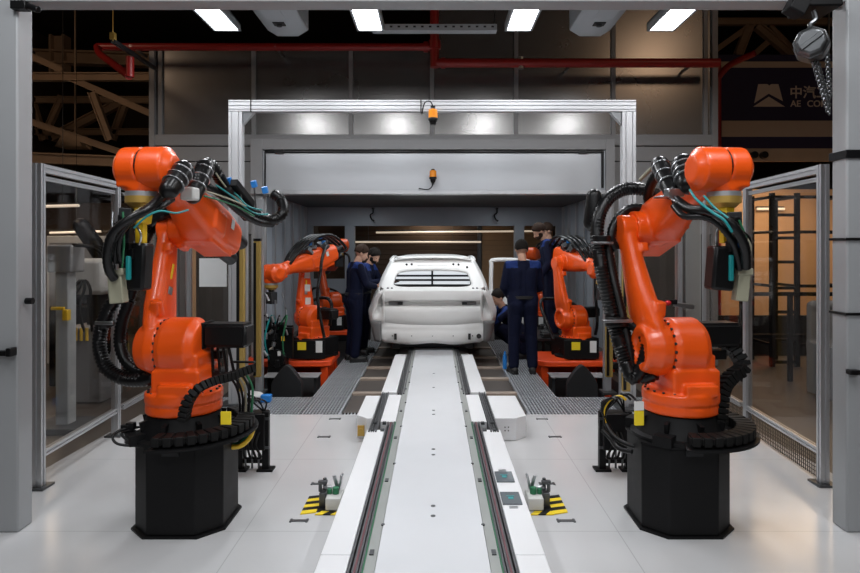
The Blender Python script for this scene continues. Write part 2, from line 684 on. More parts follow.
def beacon(p, lab):
    t = thing('warning_beacon', lab, 'beacon', p, group='amber warning beacons')
    MB().cyl((0, 0, 0), (0, 0, .085), .05, .047, 24).cyl((0, 0, .085), (0, 0, .095), .047, .03, 24).build('lens', 'amber', t)
    MB().cyl((0, 0, -.03), (0, 0, 0), .052, seg=24).cyl((0, 0, -.075), (0, 0, -.03), .03, .042, seg=20).build('base', 'black_plastic', t, bevel=.003)
    MB().cyl((0, 0, .095), (0, 0, .112), .03, .022, seg=20).build('cap', 'black_plastic', t)
    return t


b = beacon(at(433, 118, PD - .12), 'amber warning beacon hanging from the middle of the white portal beam')
MB().box((0, .04, .12), (.05, .12, .018)).cyl((0, 0, .1), (0, 0, .125), .02, seg=12).tube([(0, -.01, .12), (-.03, -.03, .17), (-.09, 0, .16), (-.12, .05, .05)], .007, 8).build('bracket', 'black_plastic', b)
b = beacon(at(433, 177, WD - .33), 'lower amber warning beacon in front of the grey door housing')
MB().box((0, .06, -.08), (.04, .15, .016)).tube([(0, 0, -.08), (-.02, 0, -.14), (-.08, .05, -.17), (-.2, .1, -.15)], .008, 8).build('bracket', 'black_plastic', b)
for px in (373, 497):
    p = at(px, 213, 13.85)
    t = thing('ceiling_hook', 'small black hook device below the booth lintel, on its %s' % ('left' if px < 400 else 'right'), 'hook', p)
    MB().cyl((0, 0, 0), (0, 0, .09), .02, seg=10).box((0, .05, .1), (.05, .22, .03)).build('arm', 'black_plastic', t)
    MB().tube([(0, 0, 0), (-.06, 0, -.05), (-.03, 0, -.14), (.03, 0, -.18)], .018, 8).build('hook', 'black_plastic', t)

# light curtains
def light_curtain(px, d, ztop, lab):
    x = (px - CX) * d / F
    t = thing('light_curtain', lab, 'light curtain', (x, d, 0), group='yellow light curtains')
    MB().box((0, 0, ztop / 2 + .1), (.075, .06, ztop - .2)).build('column', 'curtain_yellow', t, bevel=.004)
    MB().box((-.022, -.033, ztop / 2 + .1), (.03, .012, ztop - .24)).build('lens_strip', 'black_plastic', t)
    MB().box((0, 0, ztop + .015), (.08, .065, .03)).build('end_cap', 'black_plastic', t)
    MB().profile((.0, .085, 0), (.0, .085, ztop + .5), .08, .08, up=(0, 1, 0), nw=2, nh=2).build('mount_post', 'aluminium', t, smooth=0)
    MB().box((0, .05, .012), (.16, .22, .024)).build('foot', 'dark_steel', t)


light_curtain(241, 6.50, 1.75, 'yellow light curtain column behind the left big robot, nearer the fence')
light_curtain(257.5, 7.22, 1.78, 'yellow light curtain column behind the left big robot, beside the grating')
light_curtain(626, 6.50, 1.75, 'yellow light curtain column behind the right big robot, nearer the fence')
light_curtain(609, 7.22, 1.78, 'yellow light curtain column behind the right big robot, beside the grating')

# ========================================================== front gantry
GY = 3.70
gx = 2.46
g = thing('gantry_frame', 'grey painted steel gantry framing the view in the foreground', 'gantry', (0, GY, 0))
for s in (-1, 1):
    a, b_ = (-gx - .29, -gx - .027) if s < 0 else (gx, gx + .26)
    MB().bb(a, b_, 0, .14, 0, 3.27).build('post', 'post_paint', g, bevel=.012)
MB().bb(-gx - .027, gx, 0, .14, 3.172, 3.27).build('top_beam', 'post_paint', g, bevel=.006)
MB().cyl(at(28, 301, 3.76) - g.location + V((.03, 0, 0)), at(28, 301, 3.76) - g.location + V((-.01, 0, 0)), .02, seg=16).build('push_button', 'black_plastic', g)
m = MB()
p = at(6, 353, 3.69) - g.location
m.box(p, (.10, .05, .03)).box(p + V((.045, -.02, .01)), (.03, .06, .05))
p2 = at(853, 372, 3.69) - g.location
m.box(p2, (.06, .05, .03))
m.build_each('latch', 'black_plastic', g, bevel=.004)
m = MB()
for py, hh in ((154, .05), (239, .016), (314, .016)):
    z = at(850, py, GY).z
    m.bb(gx - .012, gx + .27, -.012, .152, z - hh / 2, z + hh / 2)
m.build_each('strap', 'black_plastic', g, bevel=.003)
m = MB()
p = at(24, 8, 3.72) - g.location
m.box(p + V((.0, -.03, .0)), (.09, .06, .05)).cyl(p + V((.04, -.03, 0)), p + V((.12, -.05, -.03)), .02, seg=12)
m.build('sensor_head', 'black_plastic', g, bevel=.004)

# chain hoist
hp = at(812, 45, 3.6)
t = thing('chain_hoist', 'steel chain hoist hanging from the gantry corner by the right post', 'hoist', hp)
hl = loc_of(t)
m = MB().cyl((-.035, -.05, 0), (.035, .06, 0), .095, .095, 8).cyl((-.05, -.075, 0), (-.035, -.05, 0), .07, .09, 8)
m.build('gear_housing', 'dark_steel', t, bevel=.008)
MB().box((-.052, -.079, 0), (.13, .012, .026), Euler((0, R(-35), R(-30)))).build('cover_rib', 'dark_steel', t, bevel=.003)
m = MB()
m.tube([(0, 0, .09), (-.01, 0, .12), (.02, 0, .15), (.01, 0, .20)], .014, 8)
m.build('top_hook', 'dark_steel', t)
m = MB()
m.box((.05, .06, .27), (.20, .22, .12)).box((-.08, .0, .24), (.1, .1, .14), Euler((0, .5, 0)))
m.build('trolley', 'black_paint', t, bevel=.01)


def chain(mb, a, b, n, r, w):
    a, b = V(a), V(b)
    d = (b - a).normalized()
    u = d.orthogonal().normalized()
    v = d.cross(u)
    for i in range(n):
        c = a.lerp(b, (i + .5) / n)
        q = u if i % 2 else v
        L = (b - a).length / n * .78
        pts = [c + d * L * math.cos(k) + q * w * math.sin(k) for k in [2 * PI * j / 10 for j in range(10)]]
        nn = d.cross(q)
        rings = []
        for j in range(10):
            tdir = (pts[(j + 1) % 10] - pts[j - 1]).normalized()
            s = tdir.cross(nn)
            rings.append([pts[j] + (s * math.cos(2 * PI * k / 6) + nn * math.sin(2 * PI * k / 6)) * r for k in range(6)])
        mb.rings(rings, cap=False, closed=True)


m = MB()
chain(m, hl(at(813, 60, 3.60)), hl(at(829, 114, 3.60)), 24, .0045, .011)
chain(m, hl(at(817, 60, 3.63)), hl(at(829.5, 108, 3.63)), 24, .0045, .011)
chain(m, hl(at(827, 50, 3.66)), hl(at(830, 98, 3.66)), 20, .0045, .011)
m.build('load_chain', 'dark_steel', t)

# ================================================================ conveyor
BZ = .20
cv = thing('conveyor', 'white central conveyor track running towards the car body', 'conveyor', (0, 0, 0))
YA, YB = 1.5, 13.2
m = MB()
m.bb(-.278, .262, YA, YB, .10, BZ + .006)
m.build('centre_plate', 'plate_white', cv, bevel=.004)
m = MB()
m.bb(-.545, .52, YA, 13.2, -.38, .10)
m.build('bed', 'cabinet_white', cv)
for s in (-1, 1):
    xs = lambda a: s * a - .008
    st = MB().bb(xs(.272), xs(.325), YA, YB, .10, BZ)
    st.build('metal_strip', 'rail_strip', cv)
    m = MB()
    for (ya, yb, a) in ((YA, 5.32, .327), (5.05, 6.42, .463), (6.36, YB, .30)):
        for k in range(4):
            m.bb(xs(a + .002 + k * .0185), xs(a + .002 + k * .0185 + .011), ya, yb, .10, BZ + (.012 if k in (0, 3) else .004))
    m.build('guide_rail', 'rail_dark', cv)
    m = MB()
    m.bb(xs(.3585), xs(.3665), YA, 5.32, .1, BZ + .009)
    m.build('rail_insert', 'rail_red', cv)
    MB().bb(xs(.3225), xs(.3285), YA, 5.32, .1, BZ + .008).build('edge_strip', 'green', cv)
    m = MB().bb(xs(.402), xs(.55), YA, 3.03, 0.0, BZ).bb(xs(.402), xs(.55), 3.036, 5.12, 0.0, BZ)
    m.build('side_panel', 'white_paint', cv, bevel=.004)
    MB().bb(xs(.328), xs(.460), 5.36, 6.34, .1, BZ).build('side_panel', 'white_paint', cv, bevel=.004)
    MB().bb(xs(.385), xs(.545), 6.45, 8.75, .0, BZ).build('side_panel', 'white_paint', cv, bevel=.004)
    m = MB()
    for y in (3.05, 4.0, 4.9, 5.7, 6.6, 7.5):
        m.box((xs(.30), y, BZ + .002), (.022, .05, .008))
        m.cyl((xs(.27), y + .3, BZ + .001), (xs(.27), y + .3, BZ + .009), .01, seg=10)
    for y in (5.30, 5.09):
        for a in (.42, .50):
            m.box((xs(a), y, BZ + .004), (.03, .04, .02))
    m.build_each('fastener', 'dark_steel', cv)
    # transfer box at the side
    w = .83 if s > 0 else .69
    c = .10
    poly = [(xs(.540), 5.47), (xs(w - c), 5.47), (xs(w), 5.47 + c), (xs(w), 6.30), (xs(.540), 6.30)]
    bx = MB().prism(poly, 0, BZ, 'Z').build('side_box', 'white_paint', cv, bevel=.006)
    if s > 0:
        mm = MB()
        for i in range(2):
            for j in range(2):
                mm.cyl((xs(.63 + i * .03), 5.474, .09 + j * .03), (xs(.63 + i * .03), 5.462, .09 + j * .03), .006, seg=8)
        mm.build_each('screw', 'dark_steel', bx)
    else:
        MB().box((xs(.64), 5.465, .09), (.06, .02, .09)).cyl((xs(.64), 5.455, .09), (xs(.64), 5.44, .09), .025, seg=12).build('connector', 'brass', bx)
m = MB()
for py in (507, 517, 450, 455.5, 411, 415, 388, 374):
    y = 930 / (py - CY)
    m.cyl((-.008, y, BZ + .004), (-.008, y, BZ + .008), .014, seg=12)
m.build_each('sunk_bolt', 'dark_steel', cv)
for py in (477.5, 499):
    y = 930 / (py - CY)
    d = MB().box((.457, y, BZ + .004), (.115, .175, .012)).build('display_panel', 'glass_screen', cv, bevel=.003)
    MB().box((.455, y - .01, BZ + .0105), (.03, .03, .002)).box((.455, y + .02, BZ + .0105), (.05, .008, .002)).build('symbol', 'teal', d)
    MB().box((.457, y - .12 if py > 490 else y + .13, BZ + .001), (.05, .03, .003)).build('label_plate', 'steel', d)

# ------------------------------------------------------ floor stops with hazard tape
def hazard_strip(mb_y, mb_k, x0, x1, y0, y1, n, z):
    """diagonal yellow and black stripes, split on two builders"""
    w = (x1 - x0)
    L = (y1 - y0)
    along_y = L > abs(w)
    for i in range(n):
        tgt = mb_y if i % 2 == 0 else mb_k
        if along_y:
            a, b_ = y0 + L * i / n, y0 + L * (i + 1) / n
            k = L / n * .6
            tgt.rings([[V((x0, a, z - .006)), V((x1, a + k, z - .006)), V((x1, b_ + k, z - .006)), V((x0, b_, z - .006))],
                       [V((x0, a, z)), V((x1, a + k, z)), V((x1, b_ + k, z)), V((x0, b_, z))]])
        else:
            a, b_ = x0 + w * i / n, x0 + w * (i + 1) / n
            k = w / n * .7
            tgt.rings([[V((a, y0, z - .006)), V((b_, y0, z - .006)), V((b_ + k, y1, z - .006)), V((a + k, y1, z - .006))],
                       [V((a, y0, z)), V((b_, y0, z)), V((b_ + k, y1, z)), V((a + k, y1, z))]])


for s in (-1, 1):
    t = thing('floor_stop', 'small clamp stop on yellow and black hazard tape, %s of the track' % ('left' if s < 0 else 'right'), 'floor stop', (s * .70, 4.08, 0))
    my, mk = MB(), MB()
    if s < 0:
        hazard_strip(my, mk, -.155, -.06, -.13, .15, 6, .007)
    else:
        hazard_strip(my, mk, .06, .155, -.13, .15, 6, .007)
    hazard_strip(my, mk, -.09 * s if s > 0 else -.06, .06 if s > 0 else .09, -.14, -.09, 3, .008)
    my.build('tape_stripe', 'hazard_yellow', t, smooth=0)
    mk.bb(-.06, .06, -.09, .15, .002, .006)
    mk.build('black_mat', 'rubber', t, smooth=0)
    MB().box((-s * .045, 0, .045), (.10, .17, .078)).build('housing', 'cabinet_white', t, bevel=.006)
    m = MB().box((s * .035, .02, .05), (.04, .09, .09)).cyl((s * .03, .05, .09), (s * .03, .05, .17), .012, seg=10)
    m.cyl((s * .055, .02, .09), (s * .055, .02, .145), .012, seg=10).box((s * .04, .03, .15), (.06, .03, .02))
    m.build('clamp', 'dark_steel', t, bevel=.003)
    m = MB().box((-s * .045, .07, .12), (.02, .02, .12), Euler((0, s * .3, 0))).box((-s * .07, .07, .13), (.014, .05, .11), Euler((0, -s * .2, 0)))
    m.cyl((-s * .02, .04, .11), (s * .03, .04, .11), .012, seg=10)
    m.build('lever', 'steel', t, bevel=.002)
    MB().cyl((-s * .05, .0, .085), (-s * .05, .0, .125), .022, seg=14).cyl((-s * .01, .0, .085), (-s * .01, .0, .115), .016, seg=14).build_each('valve', 'green', t)

for (px, py, lab) in ((324, 437, 'flush grey floor lifting slot left of the track, second from the grating'),
                      (319, 484, 'flush grey floor lifting slot just behind the left floor stop'),
                      (299, 521, 'flush grey floor lifting slot just in front of the left floor stop'),
                      (335, 419, 'flush grey floor lifting slot at the left grating edge'),
                      (555, 437, 'flush grey floor lifting slot right of the track, second from the grating'),
                      (547, 484, 'flush grey floor lifting slot just behind the right floor stop'),
                      (566, 521, 'flush grey floor lifting slot just in front of the right floor stop'),
                      (542, 419, 'flush grey floor lifting slot at the right grating edge')):
    d = 1054 / (py - CY)
    p = at(px, py, d)
    m = MB().box((p.x, p.y, .002), (.11, .03, .006)).box((p.x - .05, p.y, .003), (.015, .045, .008)).box((p.x + .05, p.y, .003), (.015, .045, .008))
    o = m.build('floor_slot', 'dark_steel', bevel=.002)
    tag(o, lab, 'floor slot', 'floor lifting slots')

# --------------------------------------------- grating and sub-floor plates
for s in (-1, 1):
    side = 'left' if s < 0 else 'right'
    t = thing('floor_grating', 'L-shaped galvanised floor grating %s of the car, edging the pit' % side, 'grating', (0, 0, 0))
    m = MB()
    step = .026
    y = FE + .006
    bt = .006
    # bars along y of the long walk and of the cross walk
    x = .975
    while x < 1.375:
        m.bb(s * x, s * (x + .013), FE, 11.5, -.035, .0)
        x += .034
    x = 1.395
    while x < 2.40:
        m.bb(s * x, s * (x + .013), FE, 7.05, -.035, .0)
        x += .034
    x = .61
    while x < .965:
        m.bb(s * x, s * (x + .013), FE, 6.40, -.035, .0)
        x += .034
    m.build('bearing_bar', 'grate', t, smooth=0)
    m = MB()
    y = FE
    while y < 11.5:
        m.bb(s * .975, s * 1.38, y, y + .006, -.012, -.001)
        if y < 7.05:
            m.bb(s * 1.38, s * 2.4, y, y + .006, -.012, -.001)
        y += .075
    m.build('cross_bar', 'grate', t, smooth=0)
    m = MB()
    m.bb(s * .965, s * .975, FE, 11.5, -.05, .001).bb(s * 1.378, s * 1.390, 7.06, 11.5, -.05, .001).bb(s * 1.378, s * 2.4, 7.05, 7.062, -.05, .001)
    for y in (7.05, 8.1, 9.1, 10.1):
        m.bb(s * .975, s * 1.38, y, y + .012, -.05, .001)
    m.build('edge_frame', 'grate', t, smooth=0)
    m = MB()
    for yy in (6.6, 7.0, 8.0, 9.0, 10, 11):
        m.bb(s * .98, s * 1.38, yy, yy + .06, -.40, -.036)
    m.bb(s * 1.4, s * 2.4, 6.9, 6.96, -.40, -.036)
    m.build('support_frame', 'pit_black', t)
    # plates and bars between grating and track
    t = thing('sub_floor', 'dark plates and tan crossbars between track and %s grating' % side, 'floor plates', (0, 0, 0))
    ys = [6.42, 7.28, 8.10, 8.85, 9.7, 10.6, 11.5]
    for a, b_ in zip(ys, ys[1:]):
        MB().bb(s * .57, s * .96, a + .06, b_ - .05, -.06, -.02).build('plate', 'plate_brown', t, bevel=.004)
    for a in ys[1:]:
        MB().bb(s * .57, s * .965, a - .05, a + .05, -.09, .005).build('crossbar', 'bar_tan', t, bevel=.004)
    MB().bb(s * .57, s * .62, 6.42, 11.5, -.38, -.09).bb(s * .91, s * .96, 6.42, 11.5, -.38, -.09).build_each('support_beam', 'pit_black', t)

# orange robot base plates, trays and humps in the pits
def pit_gear(s, side):
    d = 8.95
    xc = s * 1.95
    t = thing('robot_riser', 'orange steel riser plate under the nearer robot %s of the car' % side, 'riser', (xc, d, 0))
    poly = [(-.70, -.42), (.40, -.42), (.52, -.34), (.52, .42), (-.70, .42)]
    poly = [(-x * s, y) for x, y in poly]
    MB().prism(poly, .06, .14, 'Z').build('top_plate', 'orange_plate', t, bevel=.012)
    m = MB()
    for xx in (-.5, .42):
        m.bb(-s * (xx - .05), -s * (xx + .05), -.36, .36, -.40, .06)
    m.bb(-.5, .45, .2, .3, -.2, .06) if s > 0 else m.bb(-.45, .5, .2, .3, -.2, .06)
    m.build_each('support_leg', 'orange_plate', t, bevel=.006)
    t2 = thing('cover_tray', 'dull grey sheet tray in the pit before the %s riser' % side, 'tray', (s * 1.87, 8.2, 0))
    MB().bb(-.36, .36, -.2, .10, .02, .035).build('tray_plate', 'cabinet', t2, bevel=.004)
    MB().bb(-.34, -.30, -.15, .08, -.40, .02).bb(.30, .34, -.15, .08, -.40, .02).build_each('tray_leg', 'dark_grey', t2)
    m = MB()
    prof = []
    for i in range(17):
        u = -1 + i / 8
        prof.append((u * .19, .26 * (1 - abs(u)) ** .75 * 1.0 if abs(u) > .28 else .205 + .03 * math.cos(u / .28 * PI / 2)))
    prof = [(x, z - .02) for x, z in prof]
    m.prism([(-.19, -.40)] + prof + [(.19, -.40)], -.06, .06)
    o = m.build('pit_hump', 'dark_grey', bevel=.006)
    o.location = (s * 1.87, 7.88, 0)
    tag(o, 'dark grey rounded hump guard in the pit %s of the car' % side, 'guard')


pit_gear(-1, 'left')
pit_gear(1, 'right')
# farther risers
for s, side in ((-1, 'left'), (1, 'right')):
    t = thing('robot_riser', 'orange steel riser under the farther robot %s of the car, deep in the booth' % side, 'riser', (s * 2.02, 12.5, 0))
    MB().bb(-.55, .55, -.42, .42, .0, .08).build('top_plate', 'orange_plate', t, bevel=.01)
    MB().bb(-.5, -.4, -.36, .36, -.40, 0).bb(.4, .5, -.36, .36, -.40, 0).build_each('support_leg', 'orange_plate', t)
# little things on the left grating
o = MB().box((-1.86, 6.86, .04), (.11, .09, .08)).build('blue_bin', 'blue', bevel=.01)
tag(o, 'small blue box on the left grating by the light curtain', 'box')
m = MB().ell((-2.0, 6.80, .05), (.13, .10, .05)).ell((-2.05, 6.78, .075), (.08, .08, .04))
o = finish(bpy.data.objects.new('cleaning_rag', fuse(m, .012, 4)), 'cabinet_white')
o.location = (-.03, .12, 0)
tag(o, 'crumpled pale cloth beside the small blue box on the grating', 'cloth')

# ================================================================== ROBOTS
AX, AZ, LINK = .0, .545, .80          # shoulder offset, shoulder height, link length
YL = -.205                            # the link arm's side offset


def base_mesh():
    m = MB()
    m.lathe([(0, 0), (.30, 0), (.30, .022), (.265, .03), (.25, .06), (.225, .12), (.215, .15), (0, .15)], 40)
    for k in range(4):
        a = PI / 4 + k * PI / 2
        m.box((.27 * math.cos(a), .27 * math.sin(a), .03), (.13, .11, .06), Euler((0, 0, a)))
    for k in range(8):
        a = k * PI / 4
        m.box((.232 * math.cos(a), .232 * math.sin(a), .075), (.05, .025, .10), Euler((0, .22, a)))
    bmesh.ops.recalc_face_normals(m.bm, faces=m.bm.faces)
    me = bpy.data.meshes.new('b')
    m.bm.to_mesh(me)
    m.bm.free()
    return me


def bolts_mesh(n, r, br, h):
    m = MB()
    for k in range(n):
        a = 2 * PI * k / n
        m.cyl((r * math.cos(a), r * math.sin(a), 0), (r * math.cos(a), r * math.sin(a), h), br, seg=6)
    bmesh.ops.recalc_face_normals(m.bm, faces=m.bm.faces)
    me = bpy.data.meshes.new('b')
    m.bm.to_mesh(me)
    m.bm.free()
    return me


def column_mesh():
    m = MB()
    # turntable
    m.cyl((0, 0, .155), (0, 0, .210), .228, seg=44)
    m.cyl((0, 0, .225), (0, 0, .285), .232, seg=44)
    m.cyl((0, 0, .20), (0, 0, .25), .21, seg=44)
    m.box((.0, .02, .33), (.34, .30, .20))
    m.box((.0, .03, .42), (.30, .24, .20))
    # shoulder barrel
    m.cyl((AX, -.085, AZ), (AX, .085, AZ), .19, seg=44)
    m.cyl((AX, .08, AZ), (AX, .125, AZ), .188, .155, seg=44)
    m.cyl((AX, -.115, AZ), (AX, -.08, AZ), .18, seg=44)
    m.box((-.13, .03, .48), (.16, .2, .2))
    m.box((.17, .03, .315), (.10, .2, .07))
    return fuse(m, .009, 3)


def link_mesh():
    """link arm along +z from the shoulder axis at the origin"""
    m = MB()
    # domed lobe with a dished outer face
    m.cyl((0, .02, 0), (0, .09, 0), .172, seg=36)
    m.cyl((0, -.035, 0), (0, .03, 0), .150, .172, seg=36)
    rings = []
    for i in range(36):
        a = 2 * PI * i / 36
        c = V((.118 * math.cos(a), -.040, .118 * math.sin(a)))
        e = V((math.cos(a), 0, math.sin(a)))
        rings.append([c + e * .030 * math.cos(k * PI / 4) + V((0, .028, 0)) * math.sin(k * PI / 4) for k in range(8)])
    m.rings(rings, cap=False, closed=True)
    # beam: rounded rectangle sections
    rs = []
    for z, wx, wy, cy in ((0, .30, .09, .035), (.12, .315, .125, .02), (.24, .29, .14, .005), (.38, .24, .135, -.008), (.52, .20, .12, -.018),
                          (.66, .175, .105, -.028), (LINK, .165, .10, -.035)):
        ring = []
        for k in range(24):
            a = 2 * PI * k / 24
            c, s = math.cos(a), math.sin(a)
            q = 2.8
            ring.append(V((wx / 2 * math.copysign(abs(c) ** (2 / q), c), cy + wy / 2 * math.copysign(abs(s) ** (2 / q), s), z)))
        rs.append(ring)
    m.rings(rs)
    m.cyl((0, -.085, LINK), (0, .10, LINK), .095, seg=28)
    # cast lugs
    m.box((.13, .05, .22), (.06, .06, .09), Euler((0, .5, 0)))
    m.box((.08, .03, .64), (.05, .05, .06))
    return fuse(m, .009, 4)


def forearm_mesh():
    """forearm along +x from the elbow axis"""
    m = MB()
    rs = []
    for x, y, z, cz, q in ((-.40, .18, .18, .05, 2.8), (-.36, .24, .25, .05, 3.4), (-.12, .262, .30, .045, 3.8), (.08, .26, .30, .045, 3.6), (.20, .24, .27, .055, 3),
                           (.30, .215, .24, .07, 2.6), (.42, .19, .20, .085, 2.2), (.60, .18, .185, .09, 2)):
        ring = []
        for k in range(32):
            a = 2 * PI * k / 32
            c, s = math.cos(a), math.sin(a)
            ring.append(V((x, y / 2 * math.copysign(abs(c) ** (2 / q), c), cz + z / 2 * math.copysign(abs(s) ** (2 / q), s))))
        rs.append(ring)
    m.rings(rs)
    m.cyl((0, -.20, 0), (0, .0, 0), .12, seg=30)
    m.box((-.10, 0, -.085), (.34, .20, .05))
    m.box((.05, .125, .03), (.16, .03, .14))
    m.box((-.02, -.135, -.11), (.10, .05, .06))
    return fuse(m, .009, 3)


def wrist_a_mesh():
    """fixed half of the wrist, at the forearm's end (x = 0), thicker towards -y ... +y"""
    m = MB()
    m.cyl((-.20, .02, .0), (-.04, .02, 0), .085, .12, seg=28)
    m.cyl((-.01, -.035, 0), (-.01, .105, 0), .128, seg=32)
    m.cyl((-.01, .10, 0), (-.01, .14, 0), .125, .075, seg=32)
    m.box((-.06, .03, 0), (.16, .15, .20))
    return fuse(m, .008, 5)


def wrist_b_mesh():
    """swinging half with the downward nose (x = 0, flange under y = 0)"""
    m = MB()
    m.cyl((-.01, -.155, 0), (-.01, -.045, 0), .124, seg=32)
    m.cyl((-.01, -.185, 0), (-.01, -.15, 0), .085, .122, seg=32)
    m.cyl((0, -.05, -.08), (0, -.05, -.135), .090, seg=28)
    m.box((0, -.085, -.06), (.18, .14, .10))
    return fuse(m, .008, 5)


def mesh_of(m):
    bmesh.ops.recalc_face_normals(m.bm, faces=m.bm.faces)
    me = bpy.data.meshes.new('b')
    m.bm.to_mesh(me)
    m.bm.free()
    return me


def box_mesh(s, bev=.012):
    m = MB().box((0, 0, 0), s)
    bmesh.ops.bevel(m.bm, geom=list(m.bm.edges), offset=bev, segments=3, affect='EDGES')
    return mesh_of(m)


class Robot:
    def __init__(self, name, label, loc, yaw, a2, e, mirror=False, big=False, group=None):
        self.t = thing(name, label, 'robot', loc, yaw, group)
        t = self.t
        self.a2, self.e = a2, e
        self.A2 = V((AX, YL, AZ))
        self.A3 = V((AX - math.sin(a2) * LINK, 0, AZ + math.cos(a2) * LINK))
        self.Fd = V((math.cos(e), 0, math.sin(e)))
        self.Fu = V((-math.sin(e), 0, math.cos(e)))
        put('base', cached('robot_base', base_mesh, 'black_paint', 40), t)
        col = put('column', cached('robot_column', column_mesh, 'orange'), t)
        put('flange_bolts', cached('robot_flange_bolts', lambda: bolts_mesh(20, .21, .008, .012), 'dark_grey', 0), col, (0, 0, .283))
        put('joint_bolts', cached('robot_joint_bolts', lambda: bolts_mesh(22, .172, .009, .012), 'dark_grey', 0), col, (AX, -.108, AZ), (PI / 2, 0, 0))
        mo = put('shoulder_motor', cached('robot_motor', lambda: box_mesh((.17, .28, .15), .02), 'black_plastic'), t, (AX - .06, .262, AZ + .075))
        put('motor_flange', cached('robot_motor_flange', lambda: box_mesh((.185, .03, .165), .005), 'black_paint'), mo, (0, -.145, 0))
        lk = put('link_arm', cached('robot_link', link_mesh, 'orange'), t, self.A2, (0, -a2, 0))
        put('serial_plate', cached('robot_plate', lambda: box_mesh((.05, .004, .05), .001), 'steel'), lk, (.03, .064, .36))
        put('warning_strip', cached('robot_strip', lambda: box_mesh((.022, .004, .19), .001), 'label_yellow'), lk, (.02, .049, .45))
        fa = put('forearm', cached('robot_forearm', forearm_mesh, 'orange'), t, self.A3, (0, -e, 0))
        for k, (y, z) in enumerate(((-.06, .07), (.065, .07), (0, -.05))):
            put('wrist_motor', cached('robot_wrist_motor', lambda: mesh_of(MB().cyl((-.30, 0, 0), (-.12, 0, 0), .05, seg=20).cyl((-.31, 0, 0), (-.30, 0, 0), .04, seg=20)), 'black_plastic', 40),
                fa, (-.20, y, z))
        put('side_plate', cached('robot_side_plate', lambda: box_mesh((.05, .004, .07), .001), 'label_white'), fa, (-.15, .134, .09))
        put('side_bolts', cached('robot_side_bolts', lambda: bolts_mesh(6, .045, .009, .006), 'car_hole', 0), fa, (.02, .128, .06), (-PI / 2, 0, 0))
        # wrist
        wx = .74
        s = -1 if mirror else 1
        wc = self.A3 + self.Fd * wx + self.Fu * .09
        self.wc = wc
        wa = put('wrist_housing', cached('robot_wrist_a', wrist_a_mesh, 'orange'), t, wc, (0, -e, 0))
        wb_ = put('wrist_swivel', cached('robot_wrist_b', wrist_b_mesh, 'orange'), t, wc, (0, 0, 0))
        m = cached('robot_wrist_gap', lambda: mesh_of(MB().cyl((-.01, -.046, 0), (-.01, -.034, 0), .116, seg=32)), 'black_plastic')
        wg = put('wrist_seal', m, t, wc)
        for w in (wa, wb_, wg):
            w.scale = (1, s, 1)
        self.fl = wc + V((0, -.05 * s, -.135))       # underside of the wrist nose
        f = put('tool_flange', cached('robot_flange', lambda: mesh_of(MB().cyl((0, 0, -.024), (0, 0, .005), .090, seg=32)), 'aluminium', 40), t, self.fl)
        put('clamp_ring', cached('robot_ring', lambda: mesh_of(MB().cyl((0, 0, -.06), (0, 0, -.022), .092, seg=32).cyl((0, 0, -.085), (0, 0, -.06), .062, .086, 32)), 'brass', 40), f)
        self.wl = loc_of(t)

    def hose(self, name, pts, r, material='hose', corr=.18, world=True, parent=None, pitch=.022, seg=12):
        p = [self.wl(at(*q)) if world else V(q) for q in pts]
        return MB().tube(p, r, seg, 6, corr, pitch).build(name, material, parent or self.t, smooth=70 if corr else 40)

    def clamp(self, px, py, d, dirn, r=.06, L=.05, name='hose_clamp', material='black_plastic'):
        p = self.wl(at(px, py, d))
        dv = V(dirn).normalized() * L / 2
        o = MB().cyl(p - dv, p + dv, r, seg=18).build(name, material, self.t, bevel=.006)
        return o

    def coupling(self, a, b, r):
        """ribbed black hose coupling with pale rings"""
        a, b = self.wl(at(*a)), self.wl(at(*b))
        m = MB().cap(a, b, r, r * .85, 18)
        o = m.build('hose_coupling', 'hose', self.t, smooth=50)
        d = (b - a)
        mm = MB()
        for q in (.1, .4, .7):
            c = a + d * q
            mm.cyl(c - d.normalized() * .004, c + d.normalized() * .004, r * 1.04, seg=20)
        mm.build('clamp_ring', 'steel', o, bevel=.002)
        return o


def drag_chain(rb, pts, w, h, n, name='cable_chain'):
    """segmented flat cable carrier through world points"""
    P = [rb.wl(at(*q)) for q in pts]
    out = []
    k = len(P)
    for i in range(k - 1):
        p0, p1, p2, p3 = P[max(0, i - 1)], P[i], P[i + 1], P[min(k - 1, i + 2)]
        for j in range(12):
            t = j / 12
            out.append(.5 * ((2 * p1) + (p2 - p0) * t + (2 * p0 - 5 * p1 + 4 * p2 - p3) * t * t + (3 * p1 - p0 - 3 * p2 + p3) * t ** 3))
    out.append(P[-1])
    L = [0]
    for a, b in zip(out, out[1:]):
        L.append(L[-1] + (b - a).length)
    m = MB()
    for i in range(n):
        s = L[-1] * (i + .5) / n
        j = max(q for q in range(len(L)) if L[q] <= s)
        j = min(j, len(out) - 2)
        p = out[j].lerp(out[j + 1], (s - L[j]) / max(1e-6, L[j + 1] - L[j]))
        d = (out[j + 1] - out[j]).normalized()
        up = V((1, 0, 0))
        up = (up - d * up.dot(d)).normalized()
        si = d.cross(up)
        mt = Matrix((d, up, si)).transposed()
        m.box(p, (L[-1] / n * .82, w, h), mt)
        m.box(p, (L[-1] / n * 1.1, w * .7, h * .7), mt)
    return m.build(name, 'rubber', rb.t, bevel=.003)


